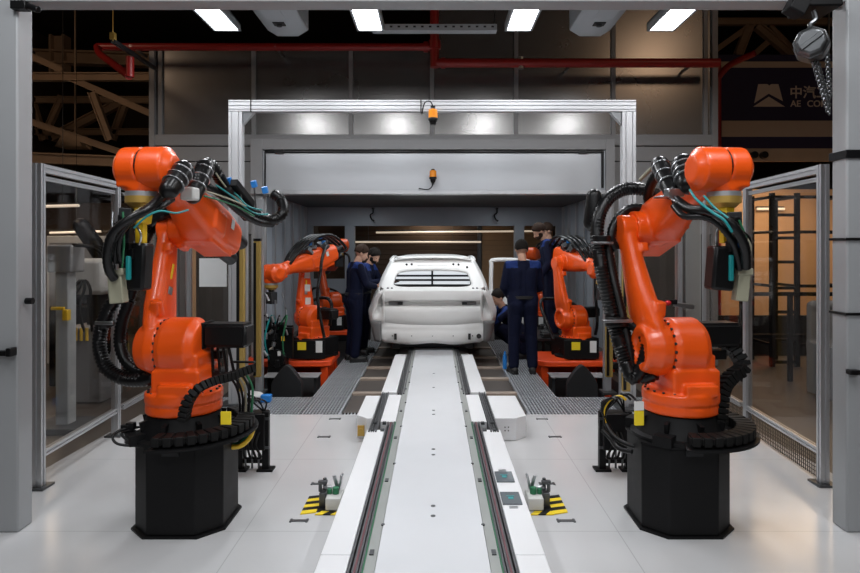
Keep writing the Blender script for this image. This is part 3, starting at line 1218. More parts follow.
def base_ring_chain(rb, a0, a1, r, z, n):
    m = MB()
    for i in range(n):
        a = a0 + (a1 - a0) * (i + .5) / n
        m.box((r * math.cos(a), r * math.sin(a), z), (.11, r * abs(a1 - a0) / n * .8, .055), Euler((0, 0, a)))
        m.box((r * math.cos(a), r * math.sin(a), z), (.09, r * abs(a1 - a0) / n * 1.1, .04), Euler((0, 0, a)))
    o = m.build('base_cable_chain', 'rubber', rb.t, bevel=.004)
    MB().lathe([(r - .07, z - .05), (r + .075, z - .05), (r + .075, z - .04), (r - .07, z - .04)], 40, None, a0 - .05, a1 + .05).build('chain_tray', 'black_paint', rb.t, solid=.004)
    return o


PZ = .53


def pedestal(s, label):
    x, d = s * 1.535 - .012, 3.90
    t = thing('robot_pedestal', label, 'pedestal', (x, d, 0))

    def octo(k, c=.125):
        w = .268 + k
        return [(-w, -w + c), (-w + c, -w), (w - c, -w), (w, -w + c), (w, w - c), (w - c, w), (-w + c, w), (-w, w - c)]
    MB().prism(octo(0), .012, PZ - .012, 'Z').build('body', 'black_paint', t, bevel=.006)
    MB().prism(octo(.017), 0, .012, 'Z').build('foot_flange', 'black_paint', t)
    MB().prism(octo(.008), PZ - .012, PZ, 'Z').build('top_plate', 'black_paint', t)
    m = MB()
    for k in range(10):
        a = k * 2 * PI / 10 + .2
        m.cyl((.235 * math.cos(a), .235 * math.sin(a), PZ - .0), (.235 * math.cos(a), .235 * math.sin(a), PZ + .03), .012, seg=8)
    m.bb(-.05, .05, -.275, -.252, PZ - .05, PZ - .02)
    m.build_each('fixing', 'dark_grey', t)


pedestal(-1, 'black octagonal steel pedestal carrying the left foreground robot')
pedestal(1, 'black octagonal steel pedestal carrying the right foreground robot')

G_BIG = 'foreground robots'
# ---------------------------------------------------------------- left robot
L = Robot('industrial_robot', 'large orange robot arm on the left black pedestal, in the foreground', (-1.572, 3.90, PZ), -PI / 2 - .07, R(20), R(18.5), False, True)
R_ = Robot('industrial_robot', 'large orange robot arm on the right black pedestal, in the foreground', (1.546, 3.90, PZ), -PI / 2 + .10, R(20), R(18.5), True, True)


def tool(rb, pxs, mirror):
    """gripper under the flange: adapter, black body, olive foot, pipes"""
    t = rb.t
    f = rb.fl
    s = -1 if mirror else 1
    ad = MB()
    ad.cyl(f + V((0, 0, -.085)), f + V((.01, 0, -.175)), .058, .052, 6)
    ad.box(f + V((.015, s * -.0, -.21)), (.05, .045, .15))
    a = ad.build('tool_adapter', 'yellow', t, bevel=.004)
    W = rb.wl
    out = {}
    for nm, mt, px0, px1, py0, py1, d, th, tilt in pxs:
        c = W(at((px0 + px1) / 2, (py0 + py1) / 2, d))
        w = (px1 - px0) * d / F
        h = (py1 - py0) * d / F
        rot = Euler((0, 0, -rb.t.rotation_euler.z)).to_matrix() @ Euler((0, tilt, 0)).to_matrix()
        o = MB().box(c, (w, th, h), rot).build(nm, mt, t, bevel=.016 if nm == 'gripper_body' else .006)
        out[nm] = o
    return a


tool(L, [('gripper_body', 'black_plastic', 128, 149, 243, 290, 3.50, .12, .05), ('gripper_arm', 'dark_grey', 119, 132, 208, 262, 3.46, .06, .08),
         ('gripper_jaw', 'olive', 111, 125, 273, 303, 3.42, .07, -.08),
         ('jaw_mount', 'olive', 108, 126, 268, 275, 3.42, .08, 0), ('sensor_strip', 'teal', 126.5, 130.5, 256, 280, 3.40, .03, .0)], False)
tool(R_, [('gripper_body', 'black_plastic', 709, 731, 246, 290, 3.44, .12, .08), ('gripper_arm', 'dark_grey', 727, 741, 212, 268, 3.46, .06, -.05),
          ('gripper_jaw', 'olive', 735, 747, 271, 301, 3.42, .07, .10),
          ('jaw_mount', 'olive', 735, 750, 268, 275, 3.42, .08, 0), ('sensor_strip', 'teal', 728.5, 733, 255, 281, 3.38, .03, .0)], True)
for rb, pts in ((L, [((113, 212, 3.4), (112, 240, 3.38), (115, 270, 3.40)), ((119, 215, 3.38), (118, 245, 3.38), (119, 270, 3.40)), ((123, 212, 3.38), (124, 240, 3.37), (122, 270, 3.40)),
                     ((136, 225, 3.42), (141, 235, 3.42), (139, 246, 3.45))]),
                (R_, [((735, 225, 3.40), (744, 245, 3.38), (742, 272, 3.40)), ((731, 222, 3.38), (738, 245, 3.37), (738, 272, 3.40)), ((739, 220, 3.38), (748, 245, 3.38), (747, 272, 3.40)),
                     ((722, 220, 3.42), (716, 235, 3.42), (718, 248, 3.45))])):
    for k, p in enumerate(pts):
        rb.hose('air_pipe', p, .006, ['steel', 'black_plastic', 'green', 'steel'][k], 0)
m = MB()
for px, py in ((112, 262), (117, 264), (121, 232), (115, 225)):
    m.cyl(L.wl(at(px, py, 3.36)), L.wl(at(px, py + 6, 3.36)), .009, seg=8)
m.build_each('pipe_fitting', 'steel', L.t)
m = MB()
for px, py in ((738, 250), (743, 258), (748, 255), (741, 232)):
    m.cyl(R_.wl(at(px, py, 3.36)), R_.wl(at(px, py + 7, 3.36)), .009, seg=8)
m.build_each('pipe_fitting', 'steel', R_.t)
m = MB().box(R_.wl(at(742, 243, 3.35)), (.03, .03, .05))
m.build_each('valve', 'blue', R_.t, bevel=.003)

# dress pack of the left robot
L.hose('tool_hose', [(181, 181, 3.72), (166, 192, 3.5), (148, 209, 3.36), (128, 220, 3.30), (112, 235, 3.29), (107, 255, 3.30), (109, 270, 3.33), (114, 278, 3.38)], .025, corr=.12)
L.hose('tool_hose', [(172, 199, 3.55), (158, 208, 3.42), (140, 215, 3.36), (124, 228, 3.34), (116, 246, 3.36), (114, 268, 3.38)], .020, corr=.15)
L.coupling((183, 171, 3.50), (169, 190, 3.38), .062)
L.coupling((205, 168, 3.88), (193, 196, 3.72), .058)
L.hose('forearm_hose', [(196, 190, 3.75), (200, 172, 3.82), (208, 164, 3.92), (216, 172, 4.0), (225, 187, 4.1), (240, 203, 4.25), (258, 216, 4.4), (274, 220, 4.5), (283, 212, 4.55), (281, 200, 4.6), (272, 193, 4.6)], .042)
L.hose('forearm_hose', [(205, 185, 3.9), (222, 196, 4.05), (240, 212, 4.2), (258, 222, 4.35), (272, 224, 4.5)], .026)
L.hose('link_hose', [(121, 292, 4.0), (109, 309, 3.98), (101, 330, 3.96), (100, 350, 3.94), (107, 368, 3.92), (122, 378, 3.9), (140, 380, 3.88), (158, 377, 3.86)], .046)
L.hose('link_hose', [(130, 300, 4.0), (122, 322, 3.98), (120, 345, 3.96), (127, 362, 3.94), (140, 372, 3.92), (155, 374, 3.88)], .040)
L.hose('link_hose', [(121, 292, 4.0), (128, 272, 4.02), (134, 248, 4.1), (146, 226, 4.15), (163, 214, 4.1), (180, 208, 4.0), (192, 196, 3.8)], .040)
L.hose('link_hose', [(130, 300, 4.0), (139, 272, 4.04), (144, 246, 4.12), (152, 230, 4.2), (160, 226, 4.2)], .03)
L.clamp(105, 323, 3.97, (.3, 0, 1), .058, .04)
MB().box(L.wl(at(105, 323, 3.92)), (.03, .12, .02)).build('hose_bracket', 'steel', L.t, bevel=.003)
# junction box, valves and thin lines on top of the forearm
MB().box(L.wl(at(190, 194, 3.62)), (.085, .085, .075)).build('junction_box', 'cabinet_white', L.t, bevel=.012)
m = MB()
for (px, py) in ((222, 177), (229, 181), (254, 184), (265, 190)):
    m.box(L.wl(at(px, py, 4.1)), (.035, .035, .045), Euler((.2, .3, .1)))
m.build_each('valve', 'blue', L.t, bevel=.004)
for k, (c, pts) in enumerate((('teal', [(216, 185, 3.9), (232, 196, 4.0), (246, 208, 4.1), (258, 214, 4.2), (268, 214, 4.3)]),
                              ('teal', [(228, 188, 4.0), (238, 196, 4.05), (248, 206, 4.1), (262, 210, 4.2)]),
                              ('teal', [(188, 210, 3.55), (176, 213, 3.4), (160, 211, 3.32), (146, 217, 3.3), (134, 228, 3.32)]),
                              ('olive', [(200, 190, 3.75), (215, 194, 3.85), (232, 200, 3.95), (246, 206, 4.05)]),
                              ('green', [(204, 196, 3.75), (222, 201, 3.9), (240, 208, 4.05), (254, 216, 4.15)]),
                              ('olive', [(214, 170, 3.95), (222, 182, 4.0), (232, 194, 4.05), (244, 204, 4.1)]))):
    L.hose('cable', pts, .0055, c, 0, seg=8)
m = MB()
for (px, py, px2, py2) in ((222, 180, 224, 196), (229, 184, 231, 202), (254, 187, 256, 208), (240, 184, 242, 204)):
    m.cyl(L.wl(at(px, py, 4.1)), L.wl(at(px2, py2, 4.12)), .005, seg=8)
m.build_each('valve_stem', 'dark_steel', L.t)
MB().box(L.wl(at(238, 205, 4.22)), (.5, .10, .02), Euler((0, -R(21), 0))).build('cable_bracket', 'black_paint', L.t, bevel=.003)
MB().box(L.wl(at(243, 194, 4.16)), (.34, .05, .05), Euler((0, -R(21), 0))).build('valve_manifold', 'black_paint', L.t, bevel=.006)
random.seed(5)
for rb, (ax, ay, bx, by) in ((L, (150, 206, 118, 268)), (R_, (704, 212, 742, 268))):
    for k in range(7):
        j = lambda q: random.uniform(-q, q)
        mx_, my_ = (ax * .42 + bx * .58), (ay * .72 + by * .28)
        sg = 1 if rb is L else -1
        rb.hose('cable', [(ax + j(5), ay + j(4), 3.42 + j(.03)), (mx_ + j(5) - 6 * sg, my_ + j(5), 3.36 + j(.05)), (bx - 4 * sg + j(5), by - 26 + j(5), 3.36 + j(.05)), (bx + j(4), by + j(4), 3.41)],
                random.choice((.006, .008, .011)), random.choice(('black_plastic', 'hose', 'black_plastic', 'dark_steel', 'olive')), 0, seg=8)
    m = MB()
    for k in range(9):
        t_ = random.random()
        m.box(rb.wl(at(bx + (6 if rb is L else -8) + random.uniform(-8, 8), by - 8 - 45 * t_, 3.43 + random.uniform(-.05, .04))), (random.uniform(.02, .05), random.uniform(.02, .05), random.uniform(.02, .06)))
    m.build_each('tool_block', 'black_plastic', rb.t, bevel=.003)
# base carriers
drag_chain(L, [(184, 420, 3.56), (187, 404, 3.55), (197, 390, 3.58), (214, 381, 3.68), (234, 375, 3.8), (253, 368, 3.9)], .075, .05, 20)
base_ring_chain(L, R(0), R(150), .37, .075, 17)
m = MB()
for k in range(4):
    m.cyl(L.wl(at(213 + k * 7, 372, 3.9)), L.wl(at(212 + k * 5, 340, 3.92)), .010, seg=8)
m.box(L.wl(at(216, 354, 3.98)), (.08, .11, .05)).box(L.wl(at(214, 372, 3.95)), (.10, .12, .04)).box(L.wl(at(243, 362, 3.95)), (.03, .16, .012))
m.build('connector_block', 'black_plastic', L.t, bevel=.004)
for k in range(5):
    L.hose('base_cable', [(226 + k * 4, 372 - k, 3.98), (236 + k * 4, 386, 4.02), (240 + k * 3, 404, 4.05), (238 + k * 3, 425, 4.05)], .008,
           ['black_plastic', 'black_plastic', 'olive', 'black_plastic', 'green'][k], 0, seg=8)
m = MB().box(L.wl(at(226, 418, 3.64)), (.01, .06, .075))
m.build('warning_label', 'label_yellow', L.t)
L.hose('base_cable', [(226, 447, 3.9), (240, 446, 3.95), (250, 437, 4.0), (254, 425, 4.0)], .016, 'yellow', 0)
L.hose('base_cable', [(222, 443, 3.9), (236, 445, 3.95), (247, 436, 4.0), (250, 422, 4.0)], .016, 'green', 0)
L.hose('loop_cable', [(164, 446, 3.75), (140, 446, 3.68), (118, 444, 3.66), (113, 436, 3.68), (124, 429, 3.74), (146, 427, 3.8), (162, 430, 3.82)], .008, 'black_plastic', 0)
L.hose('loop_cable', [(166, 442, 3.75), (150, 447, 3.7), (128, 440, 3.68), (122, 433, 3.7), (134, 431, 3.76), (152, 436, 3.8), (164, 438, 3.82)], .008, 'black_plastic', 0)
m = MB()
for px, py in ((126, 428), (146, 431), (131, 426)):
    m.box(L.wl(at(px, py, 3.76)), (.04, .05, .045))
m.build_each('cable_block', 'black_plastic', L.t, bevel=.004)

# dress pack of the right robot
R_.coupling((660, 165, 3.95), (672, 192, 3.72), .058)
R_.coupling((684, 166, 3.72), (689, 184, 3.62), .075)
R_.hose('forearm_hose', [(660, 170, 3.95), (652, 182, 4.05), (648, 196, 4.15), (650, 204, 4.2)], .035)
R_.hose('forearm_hose', [(663, 198, 4.25), (645, 190, 4.25), (626, 189, 4.25), (609, 198, 4.22), (599, 216, 4.18), (597, 238, 4.15), (601, 268, 4.1), (608, 300, 4.05), (617, 336, 4.0), (625, 362, 3.96), (633, 378, 3.92), (643, 366, 3.9), (648, 345, 3.9)], .048)
R_.hose('forearm_hose', [(656, 214, 4.2), (640, 208, 4.22), (626, 211, 4.22), (615, 223, 4.2), (611, 238, 4.18), (616, 250, 4.18)], .034)
R_.hose('link_hose', [(606, 240, 4.2), (612, 275, 4.12), (620, 310, 4.06), (628, 345, 4.0), (634, 372, 3.95), (645, 378, 3.9), (656, 374, 3.86)], .040)
R_.hose('link_hose', [(630, 325, 4.0), (640, 332, 3.95), (645, 348, 3.92), (640, 366, 3.9)], .03)
R_.hose('tool_hose', [(676, 200, 3.62), (690, 209, 3.48), (708, 211, 3.36), (724, 218, 3.30), (737, 231, 3.28), (745, 248, 3.30), (746, 268, 3.36)], .028, corr=.15)
R_.hose('tool_hose', [(674, 206, 3.6), (684, 216, 3.48), (703, 217, 3.4), (718, 224, 3.36), (730, 238, 3.34), (737, 254, 3.36), (740, 270, 3.38)], .020, corr=.15)
R_.hose('cable', [(690, 190, 3.5), (697, 200, 3.4), (712, 212, 3.3), (724, 220, 3.25), (732, 232, 3.25)], .007, 'teal', 0)
R_.hose('cable', [(704, 196, 3.42), (715, 208, 3.32), (728, 218, 3.27)], .006, 'teal', 0)
R_.hose('cable', [(668, 196, 3.66), (680, 204, 3.55), (694, 208, 3.45), (706, 207, 3.38)], .008, 'steel', 0)
R_.hose('cable', [(640, 180, 4.2), (652, 168, 4.1), (660, 163, 4.0)], .012, 'olive', 0)
m = MB().box(R_.wl(at(674, 193, 3.64)), (.06, .10, .05)).box(R_.wl(at(668, 197, 3.8)), (.16, .12, .014))
m.build('junction_box', 'steel', R_.t, bevel=.006)
m = MB().cap(R_.wl(at(594, 222, 4.25)), R_.wl(at(594, 196, 4.25)), .072, .05, 16)
m.build('hose_spring_box', 'black_plastic', R_.t)
R_.clamp(601, 239, 4.14, (.05, 0, 1), .062, .05)
R_.clamp(617, 322, 4.02, (-.1, 0, 1), .075, .06)
MB().box(R_.wl(at(617, 321, 3.94)), (.05, .19, .018)).build('hose_bracket', 'steel', R_.t, bevel=.003)
MB().box(R_.wl(at(602, 243, 4.1)), (.05, .14, .016)).build('hose_bracket', 'steel', R_.t, bevel=.003)
drag_chain(R_, [(726, 343, 4.0), (738, 356, 3.95), (742, 368, 3.92), (731, 377, 3.88), (723, 388, 3.84), (720, 405, 3.8), (719, 425, 3.78)], .085, .07, 18)
base_ring_chain(R_, R(-20), R(130), .37, .075, 17)
m = MB().box(R_.wl(at(716, 354, 3.98)), (.08, .10, .06))
m.build('connector_block', 'black_plastic', R_.t, bevel=.004)
m = MB().box(R_.wl(at(639, 418, 3.66)), (.012, .055, .085))
m.build('warning_label', 'label_yellow', R_.t)
m = MB().box(R_.wl(at(639, 406, 3.66)), (.012, .055, .05))
m.build('warning_label', 'label_white', R_.t)
for k in range(5):
    R_.hose('base_cable', [(636 - k * 5, 400, 4.02), (628 - k * 4, 394 + k, 4.05), (616 - k * 3, 398 + k, 4.08), (606 - k, 412, 4.1), (604 + k * 2, 430, 4.1)], .008,
            ['black_plastic', 'black_plastic', 'yellow', 'black_plastic', 'black_plastic'][k], 0, seg=8)
R_.hose('base_cable', [(636, 447, 3.9), (622, 442, 3.95), (612, 434, 4.0), (606, 424, 4.05)], .014, 'black_plastic', 0)
R_.hose('base_cable', [(632, 452, 3.85), (618, 448, 3.92), (610, 438, 4.0), (602, 430, 4.05)], .014, 'black_plastic', 0)

# cable racks beside the pedestals
for s, side in ((-1, 'left'), (1, 'right')):
    p = at(266 if s < 0 else 602, 472, 4.75)
    t = thing('cable_rack', 'black cable rack standing on the white floor behind the %s pedestal' % side, 'rack', (p.x, p.y, 0))
    m = MB().box((0, 0, .225), (.05, .05, .45)).box((s * .20, 0, .225), (.05, .05, .45)).box((s * .10, 0, .07), (.22, .03, .03))
    m.build('frame', 'black_paint', t, bevel=.003)
    MB().box((s * .10, .03, .30), (.20, .14, .28)).build('terminal_box', 'black_plastic', t, bevel=.008)
    MB().box((0, 0, .008), (.12, .10, .016)).box((s * .2, 0, .008), (.12, .10, .016)).build_each('foot', 'black_paint', t)
    m = MB()
    for z in (.18, .40):
        m.box((0, -.028, z), (.06, .012, .02))
    for k in range(3):
        m.cyl((s * (.05 + .05 * k), -.02, .02), (s * (.05 + .05 * k), -.02, .2), .008, seg=8)
    m.build('fitting', 'dark_steel', t)
    for k in range(4):
        MB().tube([(s * .04 + s * .03 * k, -.04, .30), (s * .05 + s * .03 * k, -.10, .22), (s * .02 + s * .04 * k, -.07, .12), (s * .10, -.02, .10)], .009, 8).build('cable', 'rubber', t)
    for k in range(3):
        MB().tube([(s * .02, .02, .44), (s * .0 + s * .05 * k, .0, .52), (s * .10 + s * .03 * k, .02, .54 + .02 * k), (s * .18, .03, .44)], .007, 8).build('cable_loop', 'black_plastic', t)


# -------------------------------------------------------------- booth robots
def booth_robot(label, x, y, z, fwd, a2, e, scale=1., labels=True, mirror=False, s=-1, near=True):
    rb = Robot('industrial_robot', label, (x, y, z), math.atan2(fwd[1], fwd[0]), a2, e, mirror)
    t = rb.t
    # black base cabinet with labels
    bx = MB().box((-.02, 0, .14), (.50, .50, .28)).build('base_cover', 'black_paint', t, bevel=.012)
    wl = rb.wl
    fr = V((0, -1, 0))
    q = t.rotation_euler.z
    if near:
        cx, cy = x, y - .385
        for dx, dz, mt, w, h in ((s * .08, .20, 'label_yellow', .12, .11), (-s * .16, .19, 'label_white', .09, .16)):
            # stuck on whichever side of the cover faces the hall
            n = V((math.cos(-q) * 0, 0, 0))
            m = MB().box(V((0, 0, 0)), (w, .006, h))
            m.xf(Matrix.Rotation(-q, 4, 'Z'))
            # nearest cover point towards the viewer, front plate carrying the label
            o = m.build('base_label', mt, bx)
            o.location = wl(V((x + dx, cy + .0, z + dz)))
        pl = MB().box((0, 0, 0), (.48, .02, .26))
        pl.xf(Matrix.Rotation(-q, 4, 'Z'))
        o = pl.build('front_plate', 'black_paint', bx, bevel=.004)
        o.location = wl(V((x, y - .372, z + .15)))
        br = MB().box((0, 0, 0), (.42, .16, .22))
        br.xf(Matrix.Rotation(-q, 4, 'Z'))
        o = br.build('front_box', 'black_paint', bx)
        o.location = wl(V((x, y - .29, z + .15)))
    # three white labels along the link
    for zz in ((.24, .43, .62) if labels else ()):
        m = MB().box((.0, 0, zz), (.10, .012, .10))
        o = m.build('link_label', 'label_white', t)
        o.location = rb.A2 + V((0, .104 - .115 * zz, 0))
        o.rotation_euler = (0, -a2, 0)
    # gripper and cables
    f = rb.fl
    MB().cyl(f + V((0, 0, -.055)), f + V((0, 0, -.12)), .05, .035, 12).box(f + V((0, 0, -.2)), (.10, .14, .16)).build('gripper', 'dark_grey', t, bevel=.006)
    A3 = rb.A3
    top = A3 + rb.Fu * .22
    m = MB()
    random.seed(int(abs(x) * 100 + y * 10))
    for k in range(12):
        c = top + rb.Fd * random.uniform(-.28, .22) + V((0, random.uniform(-.14, .14), random.uniform(-.05, .10)))
        m.box(c, (random.uniform(.05, .10), random.uniform(.05, .10), random.uniform(.05, .12)), Euler((random.random(), random.random(), random.random())))
    m.build('valve_block', 'dark_steel', t, bevel=.006)
    m = MB()
    for k in range(5):
        c = top + rb.Fd * random.uniform(-.2, .2) + V((0, random.uniform(-.12, .12), random.uniform(.02, .12)))
        m.box(c, (.05, .05, .05))
    m.build_each('valve', 'blue', t, bevel=.005)
    for k in range(4):
        y0 = -.12 + .08 * k
        p = [A3 + rb.Fd * .50 + rb.Fu * .13 + V((0, y0 * .5, 0)), top + rb.Fd * .34 + V((0, y0 * .8, .03)), top + rb.Fd * .1 + V((0, y0, .14)), top - rb.Fd * .25 + V((0, y0 * 1.3, .12)), A3 - rb.Fd * .52 + V((0, y0, .06)), A3 - rb.Fd * .36 + rb.Fu * .05 + V((0, y0 * .6, 0))]
        MB().tube(p, .022, 10, 6, .15).build('forearm_hose', 'hose', t)
    # looping hose from elbow to base
    p = [top - rb.Fd * .2 + V((0, .12, .05)), A3 + rb.Fd * .12 + V((0, .28, .10)), A3 + V((.16, .30, -.12)), A3 + V((.2, .28, -.45)), V((AX + .1, .30, AZ - .05)), V((.05, .30, .3))]
    MB().tube(p, .024, 10, 6, .15).build('link_hose', 'hose', t)
    p = [V((AX, -.35, .25)), V((AX - .3, -.40, .72)), V((AX - .42, -.20, .80)), V((-.25, .12, .72)), V((-.1, .25, .45))]
    MB().tube(p, .026, 10, 6, .15).build('base_hose', 'hose', t)
    return rb


booth_robot('orange robot with white link labels, left of the car, nearer the viewer', -1.76, 8.98, .14, (-.62, -.78), R(3), R(-17), s=-1)
booth_robot('orange robot farther left in the booth, behind the left workers', -2.02, 12.5, .08, (.40, -.92), R(8), R(20), s=-1, near=True, labels=False)
booth_robot('orange robot with white link labels, right of the car, nearer the viewer', 2.04, 8.98, .14, (.30, -.95), R(8), R(-12), s=-1, mirror=True)
booth_robot('orange robot farther right in the booth, its head beyond the right workers', 2.24, 12.5, .08, (-.58, -.81), R(5), R(6), s=1, near=True, labels=False)

# tool stands full of valves next to the nearer booth robots
for s, side in ((-1, 'left'), (1, 'right')):
    xx = (-2.12 if s < 0 else 2.62)
    t = thing('valve_stand', 'dark valve and hose stand beside the nearer %s booth robot' % side, 'stand', (xx, 8.42, -.40))
    m = MB().bb(-.12, .12, -.10, .10, 0, .66).bb(-.2, .2, -.03, .03, .60, 1.05)
    m.build('frame', 'black_paint', t, bevel=.005)
    random.seed(21 + s)
    m = MB()
    for k in range(16):
        m.box((random.uniform(-.2, .2), random.uniform(-.14, -.04), random.uniform(.5, 1.15)), (random.uniform(.05, .12), .08, random.uniform(.05, .12)))
    m.build_each('valve_block', 'black_plastic', t, bevel=.008)
    m = MB()
    for k in range(14):
        c = V((random.uniform(-.2, .2), random.uniform(-.2, -.1), random.uniform(.65, 1.45)))
        m.cyl(c, c + V((random.uniform(-.05, .05), 0, random.uniform(.03, .09))), random.uniform(.012, .03), seg=12)
    for k in range(3):
        m.cyl((-.16 + .14 * k, -.08, 1.0), (-.16 + .14 * k, -.08, 1.5 - .1 * k), .012, seg=8)
    m.build('fitting', 'steel', t)
    m = MB().cyl((s * -.02, -.16, .62), (s * -.02, -.02, .62), .10, seg=24)
    m.build('motor', 'black_plastic', t, bevel=.01)
    for k in range(4):
        MB().tube([(-.2 + .1 * k, -.1, .6), (-.25 + .12 * k, -.2, .9), (-.15 + .1 * k, -.15, 1.2), (.0, -.05, 1.0)], .012, 8).build('hose', ['hose', 'teal', 'hose', 'green'][k], t)
    for k, mt in ((0, 'label_white'), (1, 'yellow')):
        MB().box((.06 + .05 * k, -.2, .7 + .2 * k), (.04, .01, .06)).build('tag', mt, t)

# ===================================================================== CAR
CARY = 8.92
car = thing('car', 'bare white car body shell on the track, seen from its tail', 'car', (-.03, CARY, 0))


def lerp_tab(tab, y):
    for (a, va), (b, vb) in zip(tab, tab[1:]):
        if a <= y <= b:
            t = (y - a) / (b - a)
            t = t * t * (3 - 2 * t)
            return va + (vb - va) * t
    return tab[0][1] if y < tab[0][0] else tab[-1][1]


WID = [(.12, .86), (.35, .93), (.62, .965), (1.0, .95), (1.6, .905), (2.4, .91), (3.2, .95), (3.7, .93), (4.15, .84), (4.42, .62)]
BELT = [(.12, 1.06), (.5, 1.09), (1.5, 1.04), (3.0, .99), (3.3, .97), (4.1, .86), (4.42, .72)]


def zbot(y):
    z = .62 if y < .8 else .33
    for c in (.80, 3.45):
        d = abs(y - c)
        if d < .40:
            z = max(z, .30 + math.sqrt(.40 ** 2 - d * d) * .98)
    return z


def side_sheet(s):
    rows = []
    y = .14
    ys = []
    while y < 4.43:
        ys.append(y)
        y += .06
    for y in ys:
        w, b, z0 = lerp_tab(WID, y), lerp_tab(BELT, y), zbot(y)
        row = []
        for k in range(13):
            t = k / 12
            z = z0 + (b - z0) * t
            zr = (z - .33) / (b - .33)
            # tumble-in at the sill, crease at two thirds, shoulder roll at the belt
            x = w - .10 * max(0, .35 - zr) ** 1.3 - .125 * (max(0, zr - .52) / .48) ** 1.5 - .16 * max(0, zr - .90) ** 1.1 + .012 * math.exp(-((zr - .55) / .08) ** 2)
            row.append(V((s * x, y, z)))
        rows.append(row)
    return rows


for s in (-1, 1):
    MB().grid(side_sheet(s)).build('body_side', 'car_white', car, solid=.02, smooth=50)
# wheel wells, floor and rear bulkhead
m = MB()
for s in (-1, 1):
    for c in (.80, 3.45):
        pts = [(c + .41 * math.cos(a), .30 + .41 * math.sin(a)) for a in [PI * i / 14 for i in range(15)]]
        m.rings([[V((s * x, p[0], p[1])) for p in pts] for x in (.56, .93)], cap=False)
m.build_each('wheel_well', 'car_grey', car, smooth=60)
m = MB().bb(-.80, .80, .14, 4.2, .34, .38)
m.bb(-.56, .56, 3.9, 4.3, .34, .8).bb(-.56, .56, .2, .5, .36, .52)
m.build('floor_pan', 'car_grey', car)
# rear quarter corners: lamp pockets set back beside the tailgate
for s in (-1, 1):
    rows = []
    for k in range(11):
        t = k / 10
        z = .62 + .46 * t
        pocket = .20 * math.exp(-((t - .55) / .28) ** 2)
        row = []
        for j in range(9):
            u = j / 8
            xo = lerp_tab(WID, .14) + .012 - .12 * max(0, (t - .15) / .85) ** 1.4
            x = .70 + (xo - .70) * u
            y = .05 + .10 * u + pocket * math.sin(min(1, u * 1.15) * PI) * 1.2
            if t > .9:
                y += (t - .9) * .9
            row.append(V((s * x, y, z)))
        rows.append(row)
    MB().grid(rows).build('lamp_pocket', 'car_white', car, solid=.015, smooth=60)
    # lower flank between bumper carrier and wheel arch
    rows = []
    for k in range(7):
        z = .34 + .30 * k / 6
        rows.append([V((s * (.74 + .10 * j / 4 + .012 * k * j / 4), .07 + .07 * (j / 4) ** 2, z)) for j in range(5)])
    MB().grid(rows).build('bumper_flank', 'car_grey', car, solid=.015, smooth=60)
# bumper carrier
rows = []
for k in range(9):
    t = k / 8
    row = []
    for j in range(41):
        u = -1 + j / 20
        z0 = .315 - .0 + .025 * (abs(u) > .93) + .012 * math.cos(u * 7)
        z = z0 + (.66 - z0) * t
        y = .055 + .06 * u * u - .02 * math.exp(-((t - .35) / .12) ** 2) + .03 * (t > .82) + (.02 if t < .06 else 0)
        row.append(V((u * .765, y, z)))
    rows.append(row)
bp = MB().grid(rows).build('bumper_carrier', 'car_white', car, solid=.02, smooth=50)
m = MB()
for x in (-.535, .535):
    m.box((x, .05, .42), (.036, .05, .085))
m.cyl((.672, .03, .425), (.672, .12, .425), .034, seg=16)
for x in (-.58, .58, -.3, .3, 0):
    m.cyl((x, .03, .43), (x, .09, .43), .008, seg=8)
m.build_each('slot', 'car_hole', bp)

# tailgate skin: profile (y, z) swept across with plan curvature
prof = [(.085, .575), (.045, .60), (.012, .64), (-.004, .70), (-.008, .77), (-.002, .815), (.014, .835), (.070, .85), (.098, .872), (.100, .92),
        (.080, .934), (-.006, .948), (-.018, .962), (-.018, 1.0), (-.012, 1.055), (.0, 1.082), (.03, 1.092), (.15, 1.10), (.22, 1.10)]
rows = []
for (y, z) in prof:
    row = []
    for j in range(41):
        u = -1 + j / 20
        hw = .725 - .02 * max(0, (.72 - z)) * 3
        if z < .64:
            hw = .725 - .10 * ((.64 - z) / .065) ** 2
        yy = y + .10 * u * u
        # number plate recess only in the middle; black tail lamp sockets at the ends
        row.append(V((u * hw, yy, z + .012 * u * u * (z > .94) * -1)))
    rows.append(row)
tg = MB().grid(rows).build('tailgate', 'car_white', car, solid=.018, smooth=40)
m = MB()
for s in (-1, 1):
    m.box((s * .535, .125, .895), (.21, .03, .045), Euler((0, 0, s * .12)))
m.build_each('lamp_socket', 'car_grey', tg, bevel=.006)
m = MB()
for s in (-1, 1):
    m.box((s * .47, .108, .895), (.07, .03, .036), Euler((0, 0, s * .1)))
m.build_each('lamp_plug_hole', 'car_hole', tg, bevel=.005)
m = MB().box((0, .092, .875), (.42, .03, .016)).box((0, .085, .865), (.30, .02, .02))
m.build('plate_recess', 'car_white', tg, bevel=.004)

# rear window frame: ring between outer and inner rounded outline on a raked surface
def rake(x, z):
    t = (z - 1.10) / .48
    return .20 + .62 * t + .10 * (x / .7) ** 2 * (1 - .5 * t)


